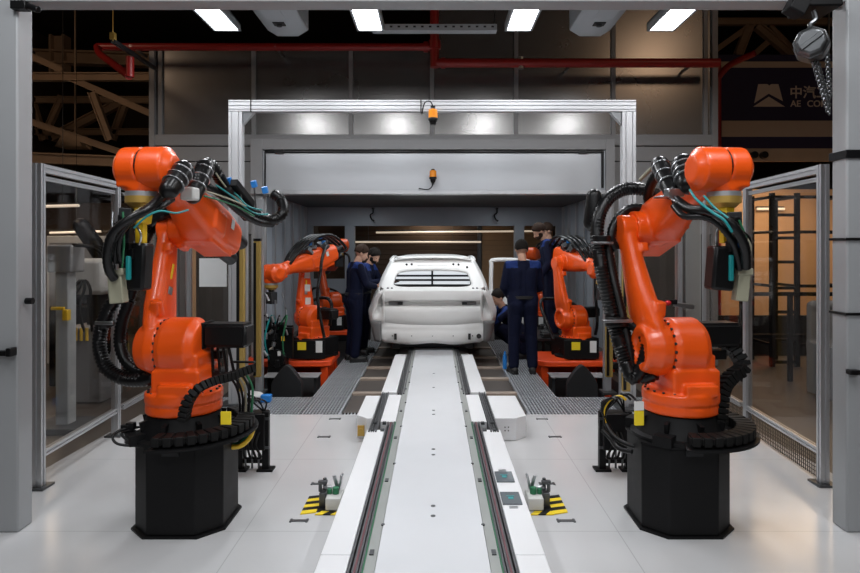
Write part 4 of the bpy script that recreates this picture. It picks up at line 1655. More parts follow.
def outline(kind, n=64):
    pts = []
    for i in range(n):
        a = 2 * PI * i / n
        c, s = math.cos(a), math.sin(a)
        q = 5 if kind == 'in' else 9
        sx = math.copysign(abs(c) ** (2 / q), c)
        sz = math.copysign(abs(s) ** (2 / q), s)
        t = (sz + 1) / 2
        if kind == 'in':
            x = sx * (.60 + (.535 - .60) * t)
            z = 1.105 + (1.332 - 1.105) * t + .02 * (1 - x * x / .33) * (t > .5) + .012 * (1 - x * x / .33) * (t < .5)
        else:
            x = sx * (.80 + (.60 - .80) * t ** 1.2)
            z = 1.075 + (1.552 - 1.075) * t + .018 * (1 - (x / .6) ** 2) * (t > .9)
        pts.append((x, z))
    return pts


oi, oo = outline('in'), outline('out')
rings = []
for f in (0, .12, .3, .5, .7, .88, 1):
    r = []
    for (a, b), (c, d) in zip(oi, oo):
        x, z = a + (c - a) * f, b + (d - b) * f
        y = rake(x, z) - .012 * math.sin(f * PI) + (.03 if f == 0 else 0)
        r.append(V((x, y, z)))
    rings.append(r)
wf = MB().rings(rings, cap=False).build('window_frame', 'car_white', car, solid=.02, smooth=60)
m = MB()
for x, z in ((-.40, 1.445), (-.32, 1.45), (.40, 1.445), (.32, 1.45), (.53, 1.405), (0, 1.54), (-.60, 1.10), (.60, 1.10), (-.66, 1.10), (.66, 1.10)):
    y = rake(x, z)
    m.cyl((x, y - .05, z), (x, y + .02, z), .017 if abs(x) > .01 else .009, seg=10)
m.build_each('bolt_hole', 'car_hole', wf)
m = MB().box((0, rake(0, 1.43) - .022, 1.432), (.46, .012, .022), Euler((-.6, 0, 0)))
m.build('stamped_rib', 'car_white', wf, bevel=.004)
# roof
rows = []
for i in range(17):
    y = .70 + 2.3 * i / 16
    hw = .60 + .02 * math.sin(PI * i / 16) - .04 * (i / 16) ** 2
    z = 1.530 + .055 * math.sin(PI * (.12 + .62 * i / 16)) - .05 * max(0, i / 16 - .75)
    rows.append([V((u * hw, y - .05 * (1 - u * u) * (1 if i < 2 else 0), z - .045 * u ** 4)) for u in [-1 + j / 10 for j in range(21)]])
MB().grid(rows).build('roof', 'car_white', car, solid=.02, smooth=60)
for s in (-1, 1):
    MB().ell((s * .50, .80, 1.552), (.07, .09, .020)).build_each('roof_hinge', 'car_white', car)
    # quarter panel between rear window and rear door, rails and pillars
    rows = []
    for k in range(9):
        t = k / 8
        z = 1.06 + .48 * t
        xo = .80 - .20 * t ** 1.2
        xi = .875 - .215 * t ** 1.25
        ya = rake(xo, z)
        yb = 1.12 + .12 * t
        rows.append([V((s * (xo + (xi - xo) * math.sin(u * PI / 2)), ya + (max(yb, ya + .1) - ya) * u, z)) for u in [j / 6 for j in range(7)]])
    MB().grid(rows).build('rear_quarter', 'car_white', car, solid=.02, smooth=60)
    MB().tube([(s * .645, .95, 1.515), (s * .655, 1.6, 1.535), (s * .65, 2.3, 1.515), (s * .66, 2.9, 1.43), (s * .78, 3.4, 1.10), (s * .84, 3.6, .97)], .040, 10).build('roof_rail', 'car_white', car)
    MB().tube([(s * .66, 2.02, 1.55), (s * .79, 2.08, 1.25), (s * .88, 2.1, 1.0)], .045, 10).build('centre_pillar', 'car_white', car)
# dashboard and parcel shelf edge seen through the window
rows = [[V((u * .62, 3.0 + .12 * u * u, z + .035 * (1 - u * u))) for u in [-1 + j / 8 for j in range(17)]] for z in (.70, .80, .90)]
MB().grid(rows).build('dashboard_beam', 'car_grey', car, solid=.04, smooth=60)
rows = [[V((u * .60, .55 + (z - 1.08) * 3, z + .035 * (1 - u * u) - .02)) for u in [-1 + j / 8 for j in range(17)]] for z in (1.045, 1.075, 1.085)]
MB().grid(rows).build('parcel_shelf', 'car_white', car, solid=.01, smooth=60)
# open rear door on the right
dx = .97
dd = MB()
yy = 10.35 - CARY
fr = [(dx, .45), (dx, 1.10), (dx + .02, 1.42), (dx + .08, 1.50), (dx + .62, 1.48), (dx + .66, 1.40), (dx + .70, .95), (dx + .66, .45)]
m = MB()
m.tube([(x, yy, z) for x, z in [(dx, 1.0), (dx + .01, 1.40), (dx + .06, 1.50), (dx + .60, 1.48), (dx + .66, 1.38), (dx + .70, 1.0)]], .035, 10, 4)
m.rings([[V((x, yy - .05, z)) for x, z in [(dx - .03, .45), (dx + .70, .45), (dx + .735, 1.0), (dx - .03, 1.0)]],
         [V((x, yy + .05, z)) for x, z in [(dx - .03, .45), (dx + .70, .45), (dx + .735, 1.0), (dx - .03, 1.0)]]])
d = m.build('rear_door', 'car_white', car, bevel=.012)
MB().box((dx + .1, yy - .06, .78), (.16, .03, .22)).box((dx + .42, yy - .06, .72), (.30, .03, .25)).build_each('door_cutout', 'car_grey', d, bevel=.01)
# carrier skid under the car
sk = thing('car_skid', 'dark steel skid carrying the car body above the track', 'skid', (-.03, CARY, 0))
m = MB().bb(-.60, -.48, .25, 4.3, .215, .30).bb(.48, .60, .25, 4.3, .215, .30)
for y in (.3, 1.5, 2.9, 4.2):
    m.bb(-.62, .62, y, y + .1, .225, .29)
m.build('frame', 'dark_grey', sk, bevel=.006)
m = MB()
for y in (.4, 1.55, 2.95, 4.1):
    for x in (-.54, .54):
        m.cyl((x, y, .30), (x, y, .345), .04, seg=14)
m.build_each('support_pad', 'rubber', sk)

# lit inspection rack seen through the car's windows
rk = thing('light_rack', 'white lit slatted rack ahead of the car, seen through its rear window', 'light rack', (-.05, 13.65, 0))
MB().bb(-.83, .83, .03, .06, .90, 1.20).build('light_panel', 'rack_lamp', rk)
m = MB()
for z in (.88, .995, 1.09, 1.22):
    m.bb(-.88, .88, -.01, .03, z - .022, z + .022)
for x in (-.85, 0, .85):
    m.bb(x - .022, x + .022, -.02, .03, .86, 1.24)
m.bb(-.87, -.83, -.05, .06, -.38, .87).bb(.83, .87, -.05, .06, -.38, .87)
m.build('slat_frame', 'dark_steel', rk)

# ================================================================== PEOPLE
def rot_about(p, piv, e):
    return piv + e.to_matrix() @ (V(p) - piv)


def person(label, loc, rz, k=1., lean=0., side=0., turn=0., nod=0., tilt=0., arms=None, legs=None, hair='hair_dark', beard=False, group='workers in navy coveralls',
           drop=0., bald=0.):
    """standing figure facing +y of its own frame; arms / legs give joints in that frame"""
    root = thing('person', label, 'person', loc, rz, group)
    hipz = .93 + drop
    piv = V((0, 0, hipz))
    E = Euler((-lean, side, 0))
    up = lambda p: rot_about(V(p) + V((0, 0, drop)), piv, E)
    sh = {-1: up((-.185, 0, 1.425)), 1: up((.185, 0, 1.425))}
    hip = {-1: V((-.095, 0, hipz)), 1: V((.095, 0, hipz))}
    legs = legs or {-1: ((-.115, .02, .49), (-.125, -.02, .085), 0.15), 1: ((.115, .02, .49), (.125, -.02, .085), -.15)}
    cl, sk = [], []          # clothed and bare solids

    def C(a, b, ra, rb=None):
        cl.append(('c', V(a), V(b), ra, rb if rb is not None else ra))

    def S(a, b, ra, rb=None):
        sk.append(('c', V(a), V(b), ra, rb if rb is not None else ra))
    for s in (-1, 1):
        C(up((s * .085, .0, 1.33)), up((s * .075, .005, 1.08)), .118, .105)
        C(up((s * .075, .005, 1.08)), hip[s] + V((0, 0, .04)), .105, .118)
        C(up((s * .05, -.005, 1.43)), sh[s], .072, .068)
        C(up((s * .11, -.02, 1.36)), sh[s], .085, .07)
    C(up((0, 0, 1.40)), up((0, 0, 1.0)), .105, .10)
    for s in (-1, 1):
        kn, an, _ = legs[s]
        C(hip[s], kn, .112, .078)
        C(kn, V(an) + V((0, 0, .03)), .080, .070)
        C(hip[s] + V((0, -.035, -.02)), hip[s] + V((0, -.02, -.10)), .10, .09)
    hands = {}
    for s in (-1, 1):
        el, wr, fdir, curl = arms[s]
        el, wr = V(el) + V((0, 0, drop)), V(wr) + V((0, 0, drop))
        C(sh[s], el, .070, .056)
        C(el, el.lerp(wr, .9), .057, .046)
        S(el, wr, .036, .027)
        # hand: palm, four unequal fingers and a thumb from the palm's side
        fd = V(fdir).normalized()
        side_v = V((s, 0, 0)) - fd * fd.dot(V((s, 0, 0)))
        if side_v.length < .15:
            side_v = V((0, 1, 0)) - fd * fd.y
        side_v.normalize()
        nrm = fd.cross(side_v).normalized()
        pc = wr + fd * .045
        for o_ in (-.026, -.009, .009, .026):
            S(wr + side_v * o_ * .6, wr + fd * .085 + side_v * o_, .013, .012)
        for i, (o_, ln) in enumerate(((-.030, .060), (-.010, .072), (.010, .078), (.030, .068))):
            b = wr + fd * .088 + side_v * o_
            d1 = (fd + nrm * curl * .5).normalized()
            d2 = (fd + nrm * curl * 1.6).normalized()
            S(b, b + d1 * ln * .55, .0095, .0088)
            S(b + d1 * ln * .55, b + d1 * ln * .55 + d2 * ln * .5, .0088, .0075)
        tb = wr + fd * .025 + side_v * .028
        td = (fd * .6 + side_v * .8 + nrm * .2).normalized()
        S(tb, tb + td * .045, .0125, .0105)
        S(tb + td * .045, tb + td * .045 + (fd * .9 + side_v * .25 + nrm * curl * .5).normalized() * .035, .010, .008)
    # head
    nb = up((0, -.01, 1.47))
    HE = E.to_matrix() @ Euler((-nod, tilt, turn)).to_matrix()
    hd = lambda p: nb + HE @ V(p)
    S(up((0, -.01, 1.42)), hd((0, .015, .09)), .060, .056)
    ells = [((0, .005, .205), (.076, .096, .098)), ((0, .035, .145), (.060, .070, .080)), ((0, .062, .105), (.040, .038, .030)), ((0, .06, .165), (.055, .05, .05)),
            ((-.077, -.002, .165), (.012, .022, .032)), ((.077, -.002, .165), (.012, .022, .032)), ((0, .085, .198), (.048, .018, .012)),
            ((0, .104, .108), (.020, .010, .012))]
    S(hd((0, .098, .180)), hd((0, .118, .150)), .011, .016)

    def solids(which, cs, grow=0.):
        m = MB()
        for q in which:
            m.cap(q[1], q[2], max(.006, q[3] + grow), max(.006, q[4] + grow), 14)
        return m
    mb = solids(cl, None, -.016)
    for q in sk:
        mb.cap(q[1], q[2], q[3], q[4], 12)
    for c, r in ells:
        mb.ell(hd(c), r, HE, 18, 12)
    # feet inside the shoes
    for s in (-1, 1):
        kn, an, toe = legs[s]
        an = V(an)
        td = Euler((0, 0, toe)).to_matrix() @ V((0, 1, 0))
        mb.cap(an + V((0, 0, -.03)), an + td * .13 + V((0, 0, -.055)), .036, .024)
    body = finish(bpy.data.objects.new('body', fuse(mb, .0068, 2, .4)), 'skin', root, smooth=70)
    cm = solids(cl, None)
    # folds: collar, belt and cuffs swell out of the cloth
    cm.lathe([(.066, -.02), (.085, -.02), (.082, .035), (.066, .035)], 24, Matrix.Translation(up((0, -.008, 1.455))) @ E.to_matrix().to_4x4())
    me = fuse(cm, .0095, 3, .4)
    ov = finish(bpy.data.objects.new('coverall', me), ['coverall', 'yoke'], root, smooth=70)
    inv = E.to_matrix().inverted()
    for f in me.polygons:
        q = inv @ (f.center - piv) + piv - V((0, 0, drop))
        if q.z > 1.395 and abs(q.x) > .08 and abs(q.x) < .235:
            f.material_index = 1
    me.update()
    MB().lathe([(.205, -.018), (.212, -.018), (.212, .018), (.205, .018)], 36, Matrix.Translation(up((0, 0, 1.01))) @ Matrix.Diagonal((.95, .62, 1, 1))).build('belt', 'shoe', root)
    # hair cap, beard, eyes, lips
    hm = MB()
    rows = []
    for i in range(13):
        t = PI / 2 * (1 - i / 12 * 1.32)
        row = []
        for j in range(33):
            a = 2 * PI * j / 32
            front = max(0, math.sin(a))
            tt = max(t, .42 * front - .45 * (1 - front)) if i > 5 else t
            row.append(hd((.083 * math.cos(tt) * math.cos(a), .000 + .104 * math.cos(tt) * math.sin(a), .206 + .108 * math.sin(tt))))
        rows.append(row)
    hm.grid(rows).build('hair', hair, root, solid=.014, smooth=60)
    if beard:
        b = MB()
        b.ell(hd((0, .058, .108)), (.058, .056, .042), HE)
        b.ell(hd((-.05, .03, .130)), (.018, .035, .045), HE)
        b.ell(hd((.05, .03, .130)), (.018, .035, .045), HE)
        b.ell(hd((0, .108, .134)), (.030, .010, .008), HE)
        finish(bpy.data.objects.new('beard', fuse(b, .006, 2)), hair, root)
    for s in (-1, 1):
        MB().ell(hd((s * .030, .092, .183)), (.012, .008, .007), HE, 12, 8).build('eye', 'eye', root)
    MB().ell(hd((0, .110, .128)), (.022, .008, .006), HE, 12, 8).build('mouth', 'lip', root)
    for s in (-1, 1):
        kn, an, toe = legs[s]
        an = V(an)
        td = Euler((0, 0, toe)).to_matrix() @ V((0, 1, 0))
        sm = MB()
        z = an.z - .085
        b0 = V((an.x, an.y, z))
        sm.cap(b0 + V((0, 0, .05)) - td * .035, b0 + V((0, 0, .045)) + td * .15, .05, .042)
        sm.cap(b0 + V((0, 0, .06)), b0 + V((0, 0, .12)), .052, .055)
        sm.box(b0 + td * .06 + V((0, 0, .012)), (.085, .27, .024), Euler((0, 0, toe)))
        so = finish(bpy.data.objects.new('shoe', fuse(sm, .008, 2)), 'shoe', root)
    root.scale = (k, k, k)
    return root


# left of the car: one nearer the viewer, one behind; both face the car
person('worker in navy coverall left of the car, nearer the viewer, looking down at it', (-1.22, 9.35, 0), -PI / 2 + .42, 1.0, lean=.08, turn=-.1, nod=.38,
       arms={-1: ((-.245, .10, 1.15), (-.13, .30, 1.12), (.25, 1, -.0), .5), 1: ((.245, .12, 1.16), (.15, .30, 1.12), (-.2, 1, -.0), .5)}, hair='hair_brown')
person('bearded dark-haired worker half hidden behind the nearer worker left of the car', (-1.17, 9.98, 0), -PI / 2 - .25, .985, lean=.22, turn=-.25, nod=.40,
       arms={-1: ((-.23, .24, 1.17), (-.10, .47, 1.16), (.2, 1, .1), .4), 1: ((.24, .22, 1.17), (.12, .46, 1.20), (-.2, 1, .1), .4)}, hair='hair_dark', beard=True)
# right of the car: back to the viewer
person('worker in navy coverall right of the car, standing with his back to the viewer', (1.20, 8.42, 0), .06, 1.025, lean=.02, turn=.15, nod=.25,
       arms={-1: ((-.250, .02, 1.14), (-.15, .12, .99), (.7, -.2, -.55), .3), 1: ((.245, .08, 1.13), (.15, .30, 1.05), (-.4, 1, -.1), .4)}, hair='hair_dark')
# on the low step behind him
st = thing('work_step', 'black low work step behind the right workers', 'step', (1.85, 9.85, 0))
MB().bb(-.27, .27, -.40, 1.0, .28, .32).build('tread', 'dark_grey', st, bevel=.005)
m = MB()
for x in (-.19, .19):
    for y in (-.37, .27, .97):
        m.bb(x - .02, x + .02, y - .02, y + .02, -.40, .28)
m.build_each('leg', 'black_paint', st)
person('bearded brown-haired worker on the step, in profile, right of the car', (1.83, 9.66, .32), PI / 2 - .10, 1.02, lean=.17, turn=.1, nod=.42,
       arms={-1: ((-.24, .06, 1.13), (-.20, .20, .90), (0, .45, -1), .4), 1: ((.235, .10, 1.15), (.14, .34, 1.07), (-.2, 1, -.1), .5)}, hair='hair_brown', beard=True)
person('dark-haired worker mostly hidden behind the bearded worker on the step', (1.95, 10.42, .32), PI / 2 + .1, 1.02, lean=.04, turn=.0, nod=.2,
       arms={-1: ((-.25, .04, 1.14), (-.2, .22, .98), (.1, 1, -.5), .4), 1: ((.25, .04, 1.14), (.2, .22, .98), (-.1, 1, -.5), .4)}, hair='hair_brown')
# crouching by the rear wheel
person('worker crouching at the right rear wheel, mostly behind the standing worker', (1.36, 9.66, 0), PI / 2 + .2, 1.0, lean=.62, nod=-.25,
       drop=-.60, arms={-1: ((-.20, .42, 1.24), (-.10, .50, 1.02), (.2, .3, -.9), .5), 1: ((.22, .40, 1.24), (.10, .48, 1.05), (-.2, .3, -.9), .5)},
       legs={-1: ((-.14, .36, .47), (-.14, .02, .085), .1), 1: ((.13, .34, .40), (.13, -.02, .085), -.1)}, hair='hair_dark')
o = MB().lathe([(0, 0), (.03, 0), (.03, .17), (.014, .21), (.014, .24), (0, .24)], 20).build('spray_bottle', 'blue')
o.location = (.99, 8.72, .005)
tag(o, 'blue bottle standing on the crossbar beside the standing right worker', 'bottle')

# ================================================================== FENCES
def fence_panel(label, a, b, ztop=2.27, zrail=.23, guard=False, posts=(1, 1), mid=None):
    a, b = V((*a, 0)), V((*b, 0))
    t = thing('safety_fence', label, 'fence', a, 0, 'glazed safety fence panels')
    d = b - a
    n = d.normalized()
    up = (n.x, n.y, 0)
    for k, p in ((0, V((0, 0, 0))), (1, d)):
        if posts[k]:
            MB().profile(p, p + V((0, 0, ztop + .03)), .06, .06, up=up, nw=1, nh=1, g=.014, dp=.010).build('post', 'aluminium', t, smooth=0)
            MB().box(p + V((0, 0, .008)), (.14, .14, .016)).build_each('foot', 'dark_steel', t)
    MB().profile(n * .03 + V((0, 0, ztop)), d - n * .03 + V((0, 0, ztop)), .045, .06, nw=1, nh=1).build('top_rail', 'aluminium', t, smooth=0)
    MB().profile(n * .03 + V((0, 0, zrail)), d - n * .03 + V((0, 0, zrail)), .045, .045, nw=1, nh=1).build('bottom_rail', 'aluminium', t, smooth=0)
    MB().profile(n * .05 + V((0, 0, ztop - .07)), d - n * .05 + V((0, 0, ztop - .07)), .03, .03).build('inner_rail', 'aluminium', t, smooth=0)
    if mid:
        MB().profile(n * mid + V((0, 0, zrail)), n * mid + V((0, 0, ztop)), .045, .045, up=up).build('mullion', 'aluminium', t, smooth=0)
    c = d / 2 + V((0, 0, (zrail + ztop) / 2 - .03))
    MB().box(c, (.008, d.length - .06, ztop - zrail - .1), Euler((0, 0, math.atan2(d.y, d.x) - PI / 2))).build('pane', 'glass', t)
    if guard:
        m = MB()
        q = 0.03
        while q < d.length - .03:
            p = n * q
            m.cyl(p + V((0, 0, .02)), p + V((0, 0, zrail - .02)), .003, seg=5)
            q += .03
        z = .03
        while z < zrail:
            m.cyl(n * .03 + V((0, 0, z)), d - n * .03 + V((0, 0, z)), .003, seg=5)
            z += .03
        m.build('mesh_guard', 'mesh_guard', t)
    return t


def pt2(px, d):
    return ((px - CX) * d / F, d)


fence_panel('glass fence panel at far left, between the gantry post and the left robot', pt2(39, 4.40), pt2(116, 5.62))
fence_panel('glass fence panel behind the left foreground robot, running on to the booth', (pt2(116, 5.62)[0], 5.695), (-2.93, 6.70), posts=(0, 1))
fence_panel('glass fence panel at far right, between the gantry post and the right robot', pt2(823, 4.46), pt2(747.5, 5.72), guard=True)
fence_panel('glass fence panel behind the right foreground robot, running on to the booth', (pt2(747.5, 5.72)[0], 5.795), (2.93, 6.70), guard=True, posts=(0, 1))
# cross panels closing the gap to the portal
fence_panel('glazed cross panel behind the left robot, carrying the white sheet', (-2.93, 6.78), (-2.28, 6.78), ztop=2.3, posts=(0, 0), mid=.25)
fence_panel('glazed cross panel behind the right robot, with the red-handled latch', (2.93, 6.78), (2.28, 6.78), ztop=2.3, posts=(0, 0), mid=.25)
o = MB().box(at(213, 272.5, 6.765), (.30, .004, .31)).build('paper_sheet', 'paper', smooth=0)
tag(o, 'blank white sheet taped to the glass behind the left robot', 'paper')
for s in (-1, 1):
    x = s * (2.93 if s < 0 else 2.86)
    t = thing('cabinet_post', 'wide grey post at the %s end of the cross panel' % ('left' if s < 0 else 'right'), 'post', (x, 6.9, 0))
    MB().box((0, 0, 1.15), (.17, .10, 2.3)).build('cover', 'unit_grey', t, bevel=.005)
    MB().box((s * -.14, 0, 1.15), (.06, .08, 2.3)).build('side_profile', 'aluminium', t)
p = at(668, 303, 6.70)
t = thing('door_latch', 'latch with red handle on the glass panel behind the right robot', 'latch', p)
MB().ell((0, 0, 0), (.035, .03, .03)).build('knob', 'red', t)
MB().box((.04, .02, .01), (.12, .05, .05)).build('lock_body', 'black_plastic', t, bevel=.004)
MB().box((.18, .02, -.03), (.22, .03, .05), Euler((0, .15, 0))).build('bolt', 'steel', t, bevel=.004)

# ====================================================== CEILING FITTINGS
LZ = 4.08
for px, lab in ((217, 'leftmost of the four lit ceiling lamps'), (369, 'second lit ceiling lamp from the left'),
                (521, 'third lit ceiling lamp from the left'), (671, 'rightmost of the four lit ceiling lamps')):
    x = (px - CX) * 6.3 / F
    x = {217: -2.27, 369: -.70, 521: .92, 671: 2.48}[px]
    t = thing('ceiling_lamp', lab, 'lamp', (x, 6.15, LZ), 0, 'lit ceiling lamps')
    MB().bb(-.122, .122, -.62, .62, 0, .012).build('diffuser', 'lamp', t)
    MB().bb(-.150, -.124, -.66, .66, -.004, .09).bb(.124, .150, -.66, .66, -.004, .09).bb(-.15, .15, -.66, -.63, -.004, .09).bb(-.15, .15, .63, .66, -.004, .09).bb(-.15, .15, -.66, .66, .06, .09).build('housing', 'unit_grey', t, bevel=.004)
    m = MB()
    for y in (-.5, .5):
        m.cyl((0, y, .09), (0, y, 6.6 - LZ), .006, seg=6)
    m.build_each('hanger', 'dark_steel', t)
    ld = bpy.data.lights.new('ceiling_lamp_light', 'AREA')
    ld.shape = 'RECTANGLE'
    ld.size, ld.size_y = .27, 1.24
    ld.energy = 34
    ld.color = (.95, .97, 1)
    lo = bpy.data.objects.new('ceiling_lamp_light', ld)
    lo.location = (0, 0, -.01)
    COL.objects.link(lo)
    lo.parent = t
# more rows of the same lamps over the near part of the cell
for y in (2.3, -1.3):
    for x in (-2.27, -.70, .92, 2.48):
        ld = bpy.data.lights.new('cell_lamp', 'AREA')
        ld.shape = 'RECTANGLE'
        ld.size, ld.size_y = .27, 1.24
        ld.energy = 34
        ld.color = (.95, .97, 1)
        lo = bpy.data.objects.new('cell_lamp', ld)
        lo.location = (x, y, LZ)
        COL.objects.link(lo)
# unseen lights added inside the entrance and farther in, lightening car and workers
for x in (-1.7, -.55, .55, 1.7):
    ld = bpy.data.lights.new('booth_fill', 'AREA')
    ld.shape = 'RECTANGLE'
    ld.size, ld.size_y = .95, .45
    ld.energy = 12
    ld.color = (.90, .96, 1)
    lo = bpy.data.objects.new('booth_fill', ld)
    lo.location = (x, WD + .55, 2.88)
    COL.objects.link(lo)
for x in (-1.5, 1.5):
    ld = bpy.data.lights.new('booth_fill', 'AREA')
    ld.shape = 'RECTANGLE'
    ld.size, ld.size_y = .3, 2.6
    ld.energy = 11
    ld.color = (.90, .96, 1)
    lo = bpy.data.objects.new('booth_fill', ld)
    lo.location = (x, 12.0, 2.60)
    COL.objects.link(lo)
# unseen warm lights added to brighten the trusses, banner and panelled wall
for (x, y, z, e, tx, ty, tz, c) in ((5.2, 3.0, 6.2, 18, 3.4, 10.5, 3.6, (1, .66, .42)), (-6.2, 6.0, 5.4, 22, -5.6, 11, 4.2, (1, .70, .48))):
    ld = bpy.data.lights.new('wall_truss_fill', 'AREA')
    ld.size = .8
    ld.energy = e
    ld.color = c
    lo = bpy.data.objects.new('wall_truss_fill', ld)
    lo.location = (x, y, z)
    lo.rotation_euler = (V((tx, ty, tz)) - V((x, y, z))).to_track_quat('-Z', 'Y').to_euler()
    COL.objects.link(lo)
# unseen warm area lights added to brighten the side halls and tan partition
for (x, y, z, e, sx) in ((5.8, 10.1, 2.95, 70, 1.3), (6.3, 5.5, 3.6, 30, 1.2), (-5.6, 7.2, 3.5, 24, 1.2), (-6.0, 10.0, 3.0, 34, 1.2), (0, 14.7, 2.55, 12, .8)):
    ld = bpy.data.lights.new('hall_fill', 'AREA')
    ld.size = sx
    ld.energy = e
    ld.color = (1, .72, .45) if x > 0 or y > 16 else (1, .80, .60)
    lo = bpy.data.objects.new('hall_fill', ld)
    lo.location = (x, y, z)
    COL.objects.link(lo)

for s, px in ((-1, 290), (1, 589)):
    x = -1.64 if s < 0 else 1.74
    t = thing('ventilation_unit', 'long grey ventilation unit under the ceiling, %s of the red riser pipe' % ('left' if s < 0 else 'right'), 'ventilation unit', (x, 5.6, 4.07))
    poly = [(-.115, 0), (.115, 0), (.23, .07), (.23, .32), (-.23, .32), (-.23, .07)]
    MB().prism(poly, -1.3, 1.35).build('casing', 'unit_grey', t, bevel=.01)
    MB().box((0, .95, -.004), (.12, .10, .012)).cyl((0, .95, -.01), (0, .95, -.03), .03, seg=12).build('sensor', 'dark_grey', t)
    MB().bb(-.10, .10, -1.2, .8, -.006, 0).build('grille', 'unit_grey', t)
    m = MB()
    for y in (-1, 1):
        for q in (-.2, .2):
            m.cyl((q, y, .32), (q, y, 6.6 - 4.07), .006, seg=6)
    m.build_each('hanger', 'dark_steel', t)

t = thing('sprinkler_pipe', 'long red sprinkler pipe along the top of the panelled wall', 'pipe', (0, 8.6, 0))
zl, zr = H + 201 * 8.6 / F, H + 185 * 8.6 / F
MB().cyl((at(97, 47, 8.6).x, 0, zl), (0, 0, zl), .052, seg=16).build('left_run', 'red_pipe', t)
MB().cyl((0, 0, zr), (3.95, 0, zr), .062, seg=16).build('right_run', 'red_pipe', t)
MB().cyl((0, 0, zr - .06), (0, 0, 6.6), .062, seg=16).build('riser', 'red_pipe', t)
m = MB()
for x in (-.12, .12):
    m.cyl((x - .03, 0, zr if x > 0 else zl), (x + .03, 0, zr if x > 0 else zl), .075, seg=16)
m.cyl((0, 0, zr + .25), (0, 0, zr + .31), .085, seg=16).cyl((0, 0, zl - .03), (0, 0, zl + .03), .085, seg=16)
m.build_each('coupling', 'red_pipe', t)
m = MB().cyl((1.20, 0, zr - .08), (1.20, 0, zr + .08), .04, seg=12)
for x in (-4.2, -2.2):
    m.box((x, .2, zl), (.03, .5, .03))
for x in (1.9, 3.6):
    m.box((x, .2, zr), (.03, .5, .03))
m.build_each('pipe_clip', 'steel', t)
MB().tube([(at(97, 47, 8.6).x, 0, zl), at(100, 54, 8.3) - V((0, 8.6, 0)), at(112, 63, 7.8) - V((0, 8.6, 0)), at(129, 76, 7.2) - V((0, 8.6, 0))], .045, 12, 5).cyl(at(130, 77, 7.2) - V((0, 8.6, 0)), at(130, 57, 7.2) - V((0, 8.6, 0)), .045, seg=14).build('branch', 'red_pipe', t)
t = thing('cable_tray', 'short grey cable tray hanging across the red riser pipe', 'cable tray', (0, 7.2, H + 217 * 7.2 / F))
MB().bb(-.72, .72, -.06, .06, -.012, 0).bb(-.72, .72, -.06, -.052, 0, .06).bb(-.72, .72, .052, .06, 0, .06).build('tray', 'unit_grey', t)
m = MB()
for x in (-.68, .70):
    m.cyl((x, 0, 0), (x, 0, 6.6 - t.location.z), .008, seg=6)
m.build_each('hanger', 'dark_steel', t)
m = MB()
for k in range(16):
    m.box((-.68 + .09 * k, -.061, .03), (.03, .004, .02))
m.build_each('slot', 'dark_grey', t)
p0, p1 = at(113, 41, 6.6), at(156, 69, 8.4)
t = thing('cable_tray', 'slim cable tray slanting down at the upper left before the dark trusses', 'cable tray', p0)
d = p1 - p0
MB().cyl((0, 0, 0), d, .03, seg=4).build('tray', 'dark_grey', t)
MB().cyl((0, 0, 0), (0, 0, 6.6 - p0.z), .006, seg=6).box((0, 0, .05), (.05, .05, .07)).build_each('hanger', 'brass', t)

# -------------------------------------------------------------- roof trusses
def truss(label, d, bars, w=.12):
    t = thing('roof_truss', label, 'truss', (0, d, 0))
    for i, (xa, ya, xb, yb, k) in enumerate(bars):
        a, b = at(xa, ya, d) - V((0, d, 0)), at(xb, yb, d) - V((0, d, 0))
        n = (b - a)
        u = n.normalized()
        m = MB()
        ww = w * k
        mt = Matrix((u, V((0, 1, 0)), u.cross(V((0, 1, 0))))).transposed()
        c = (a + b) / 2
        nn = mt.col[2]
        L = n.length
        m.box(c + nn * ww / 2, (L, ww, ww * .16), mt).box(c - nn * ww / 2, (L, ww, ww * .16), mt).box(c, (L, ww * .14, ww), mt)
        m.build('chord' if k > .9 else 'brace', 'truss', t)
    return t


truss('nearer steel roof truss at the upper left, above the left fence', 11.0,
      [(-160, 77, 158, 77, 1.0), (-160, 150, 158, 163, 1.3), (-50, 20, 62, 70, .8), (70, 78, 156, 116, .8), (20, 118, 120, 152, .8), (92, 92, 110, 140, .9), (-140, 77, -60, 150, .8)])
truss('farther steel roof truss at the upper left, behind the nearer one', 14.0,
      [(-200, 100, 200, 100, .8), (60, 36, 60, 78, 1.8), (52, 138, 125, 100, 1.0), (30, 96, 44, 140, .8), (62, 96, 48, 128, .7), (125, 104, 112, 140, .8), (-200, 132, 200, 132, .8), (-180, 50, 200, 62, 1.6)], .16)
truss('steel roof truss at the upper right, above the banner', 13.0,
      [(700, 22, 1000, 22, 1.), (713, 52, 748, 27, .8), (738, 55, 750, 24, 1.2), (752, 56, 768, 42, .8), (757, 26, 800, 62, 1.2), (770, 26, 800, 56, .6), (700, 60, 1000, 60, 1.)])
t = thing('junction_lamp_box', 'pale sheet box hanging among the trusses at the upper left', 'box', at(75, 148, 12))
MB().prism([(-.28, 0), (.24, 0), (.14, .26), (-.12, .26)], -.2, .2).build('hood', 'truss', t, bevel=.01)
MB().tube([(.1, 0, .26), (.16, 0, .1), (.30, 0, -.02)], .02, 8).cyl((0, 0, .26), (0, 0, 6.6 - t.location.z), .015, seg=8).build('bracket', 'truss', t)

# -------------------------------------------------------------------- banner
BD = 11.0
bn = thing('banner', 'dark banner with a white emblem and lettering, hung at the upper right', 'banner', (0, BD, 0))
q = lambda px, py, dy=0: at(px, py, BD) - V((0, BD - dy, 0))


def sheet(px0, py0, px1, py1, dy, th=.006):
    a, b = q(px0, py0, dy), q(px1, py1, dy)
    return MB().bb(a.x, b.x, dy - th, dy, b.z, a.z)


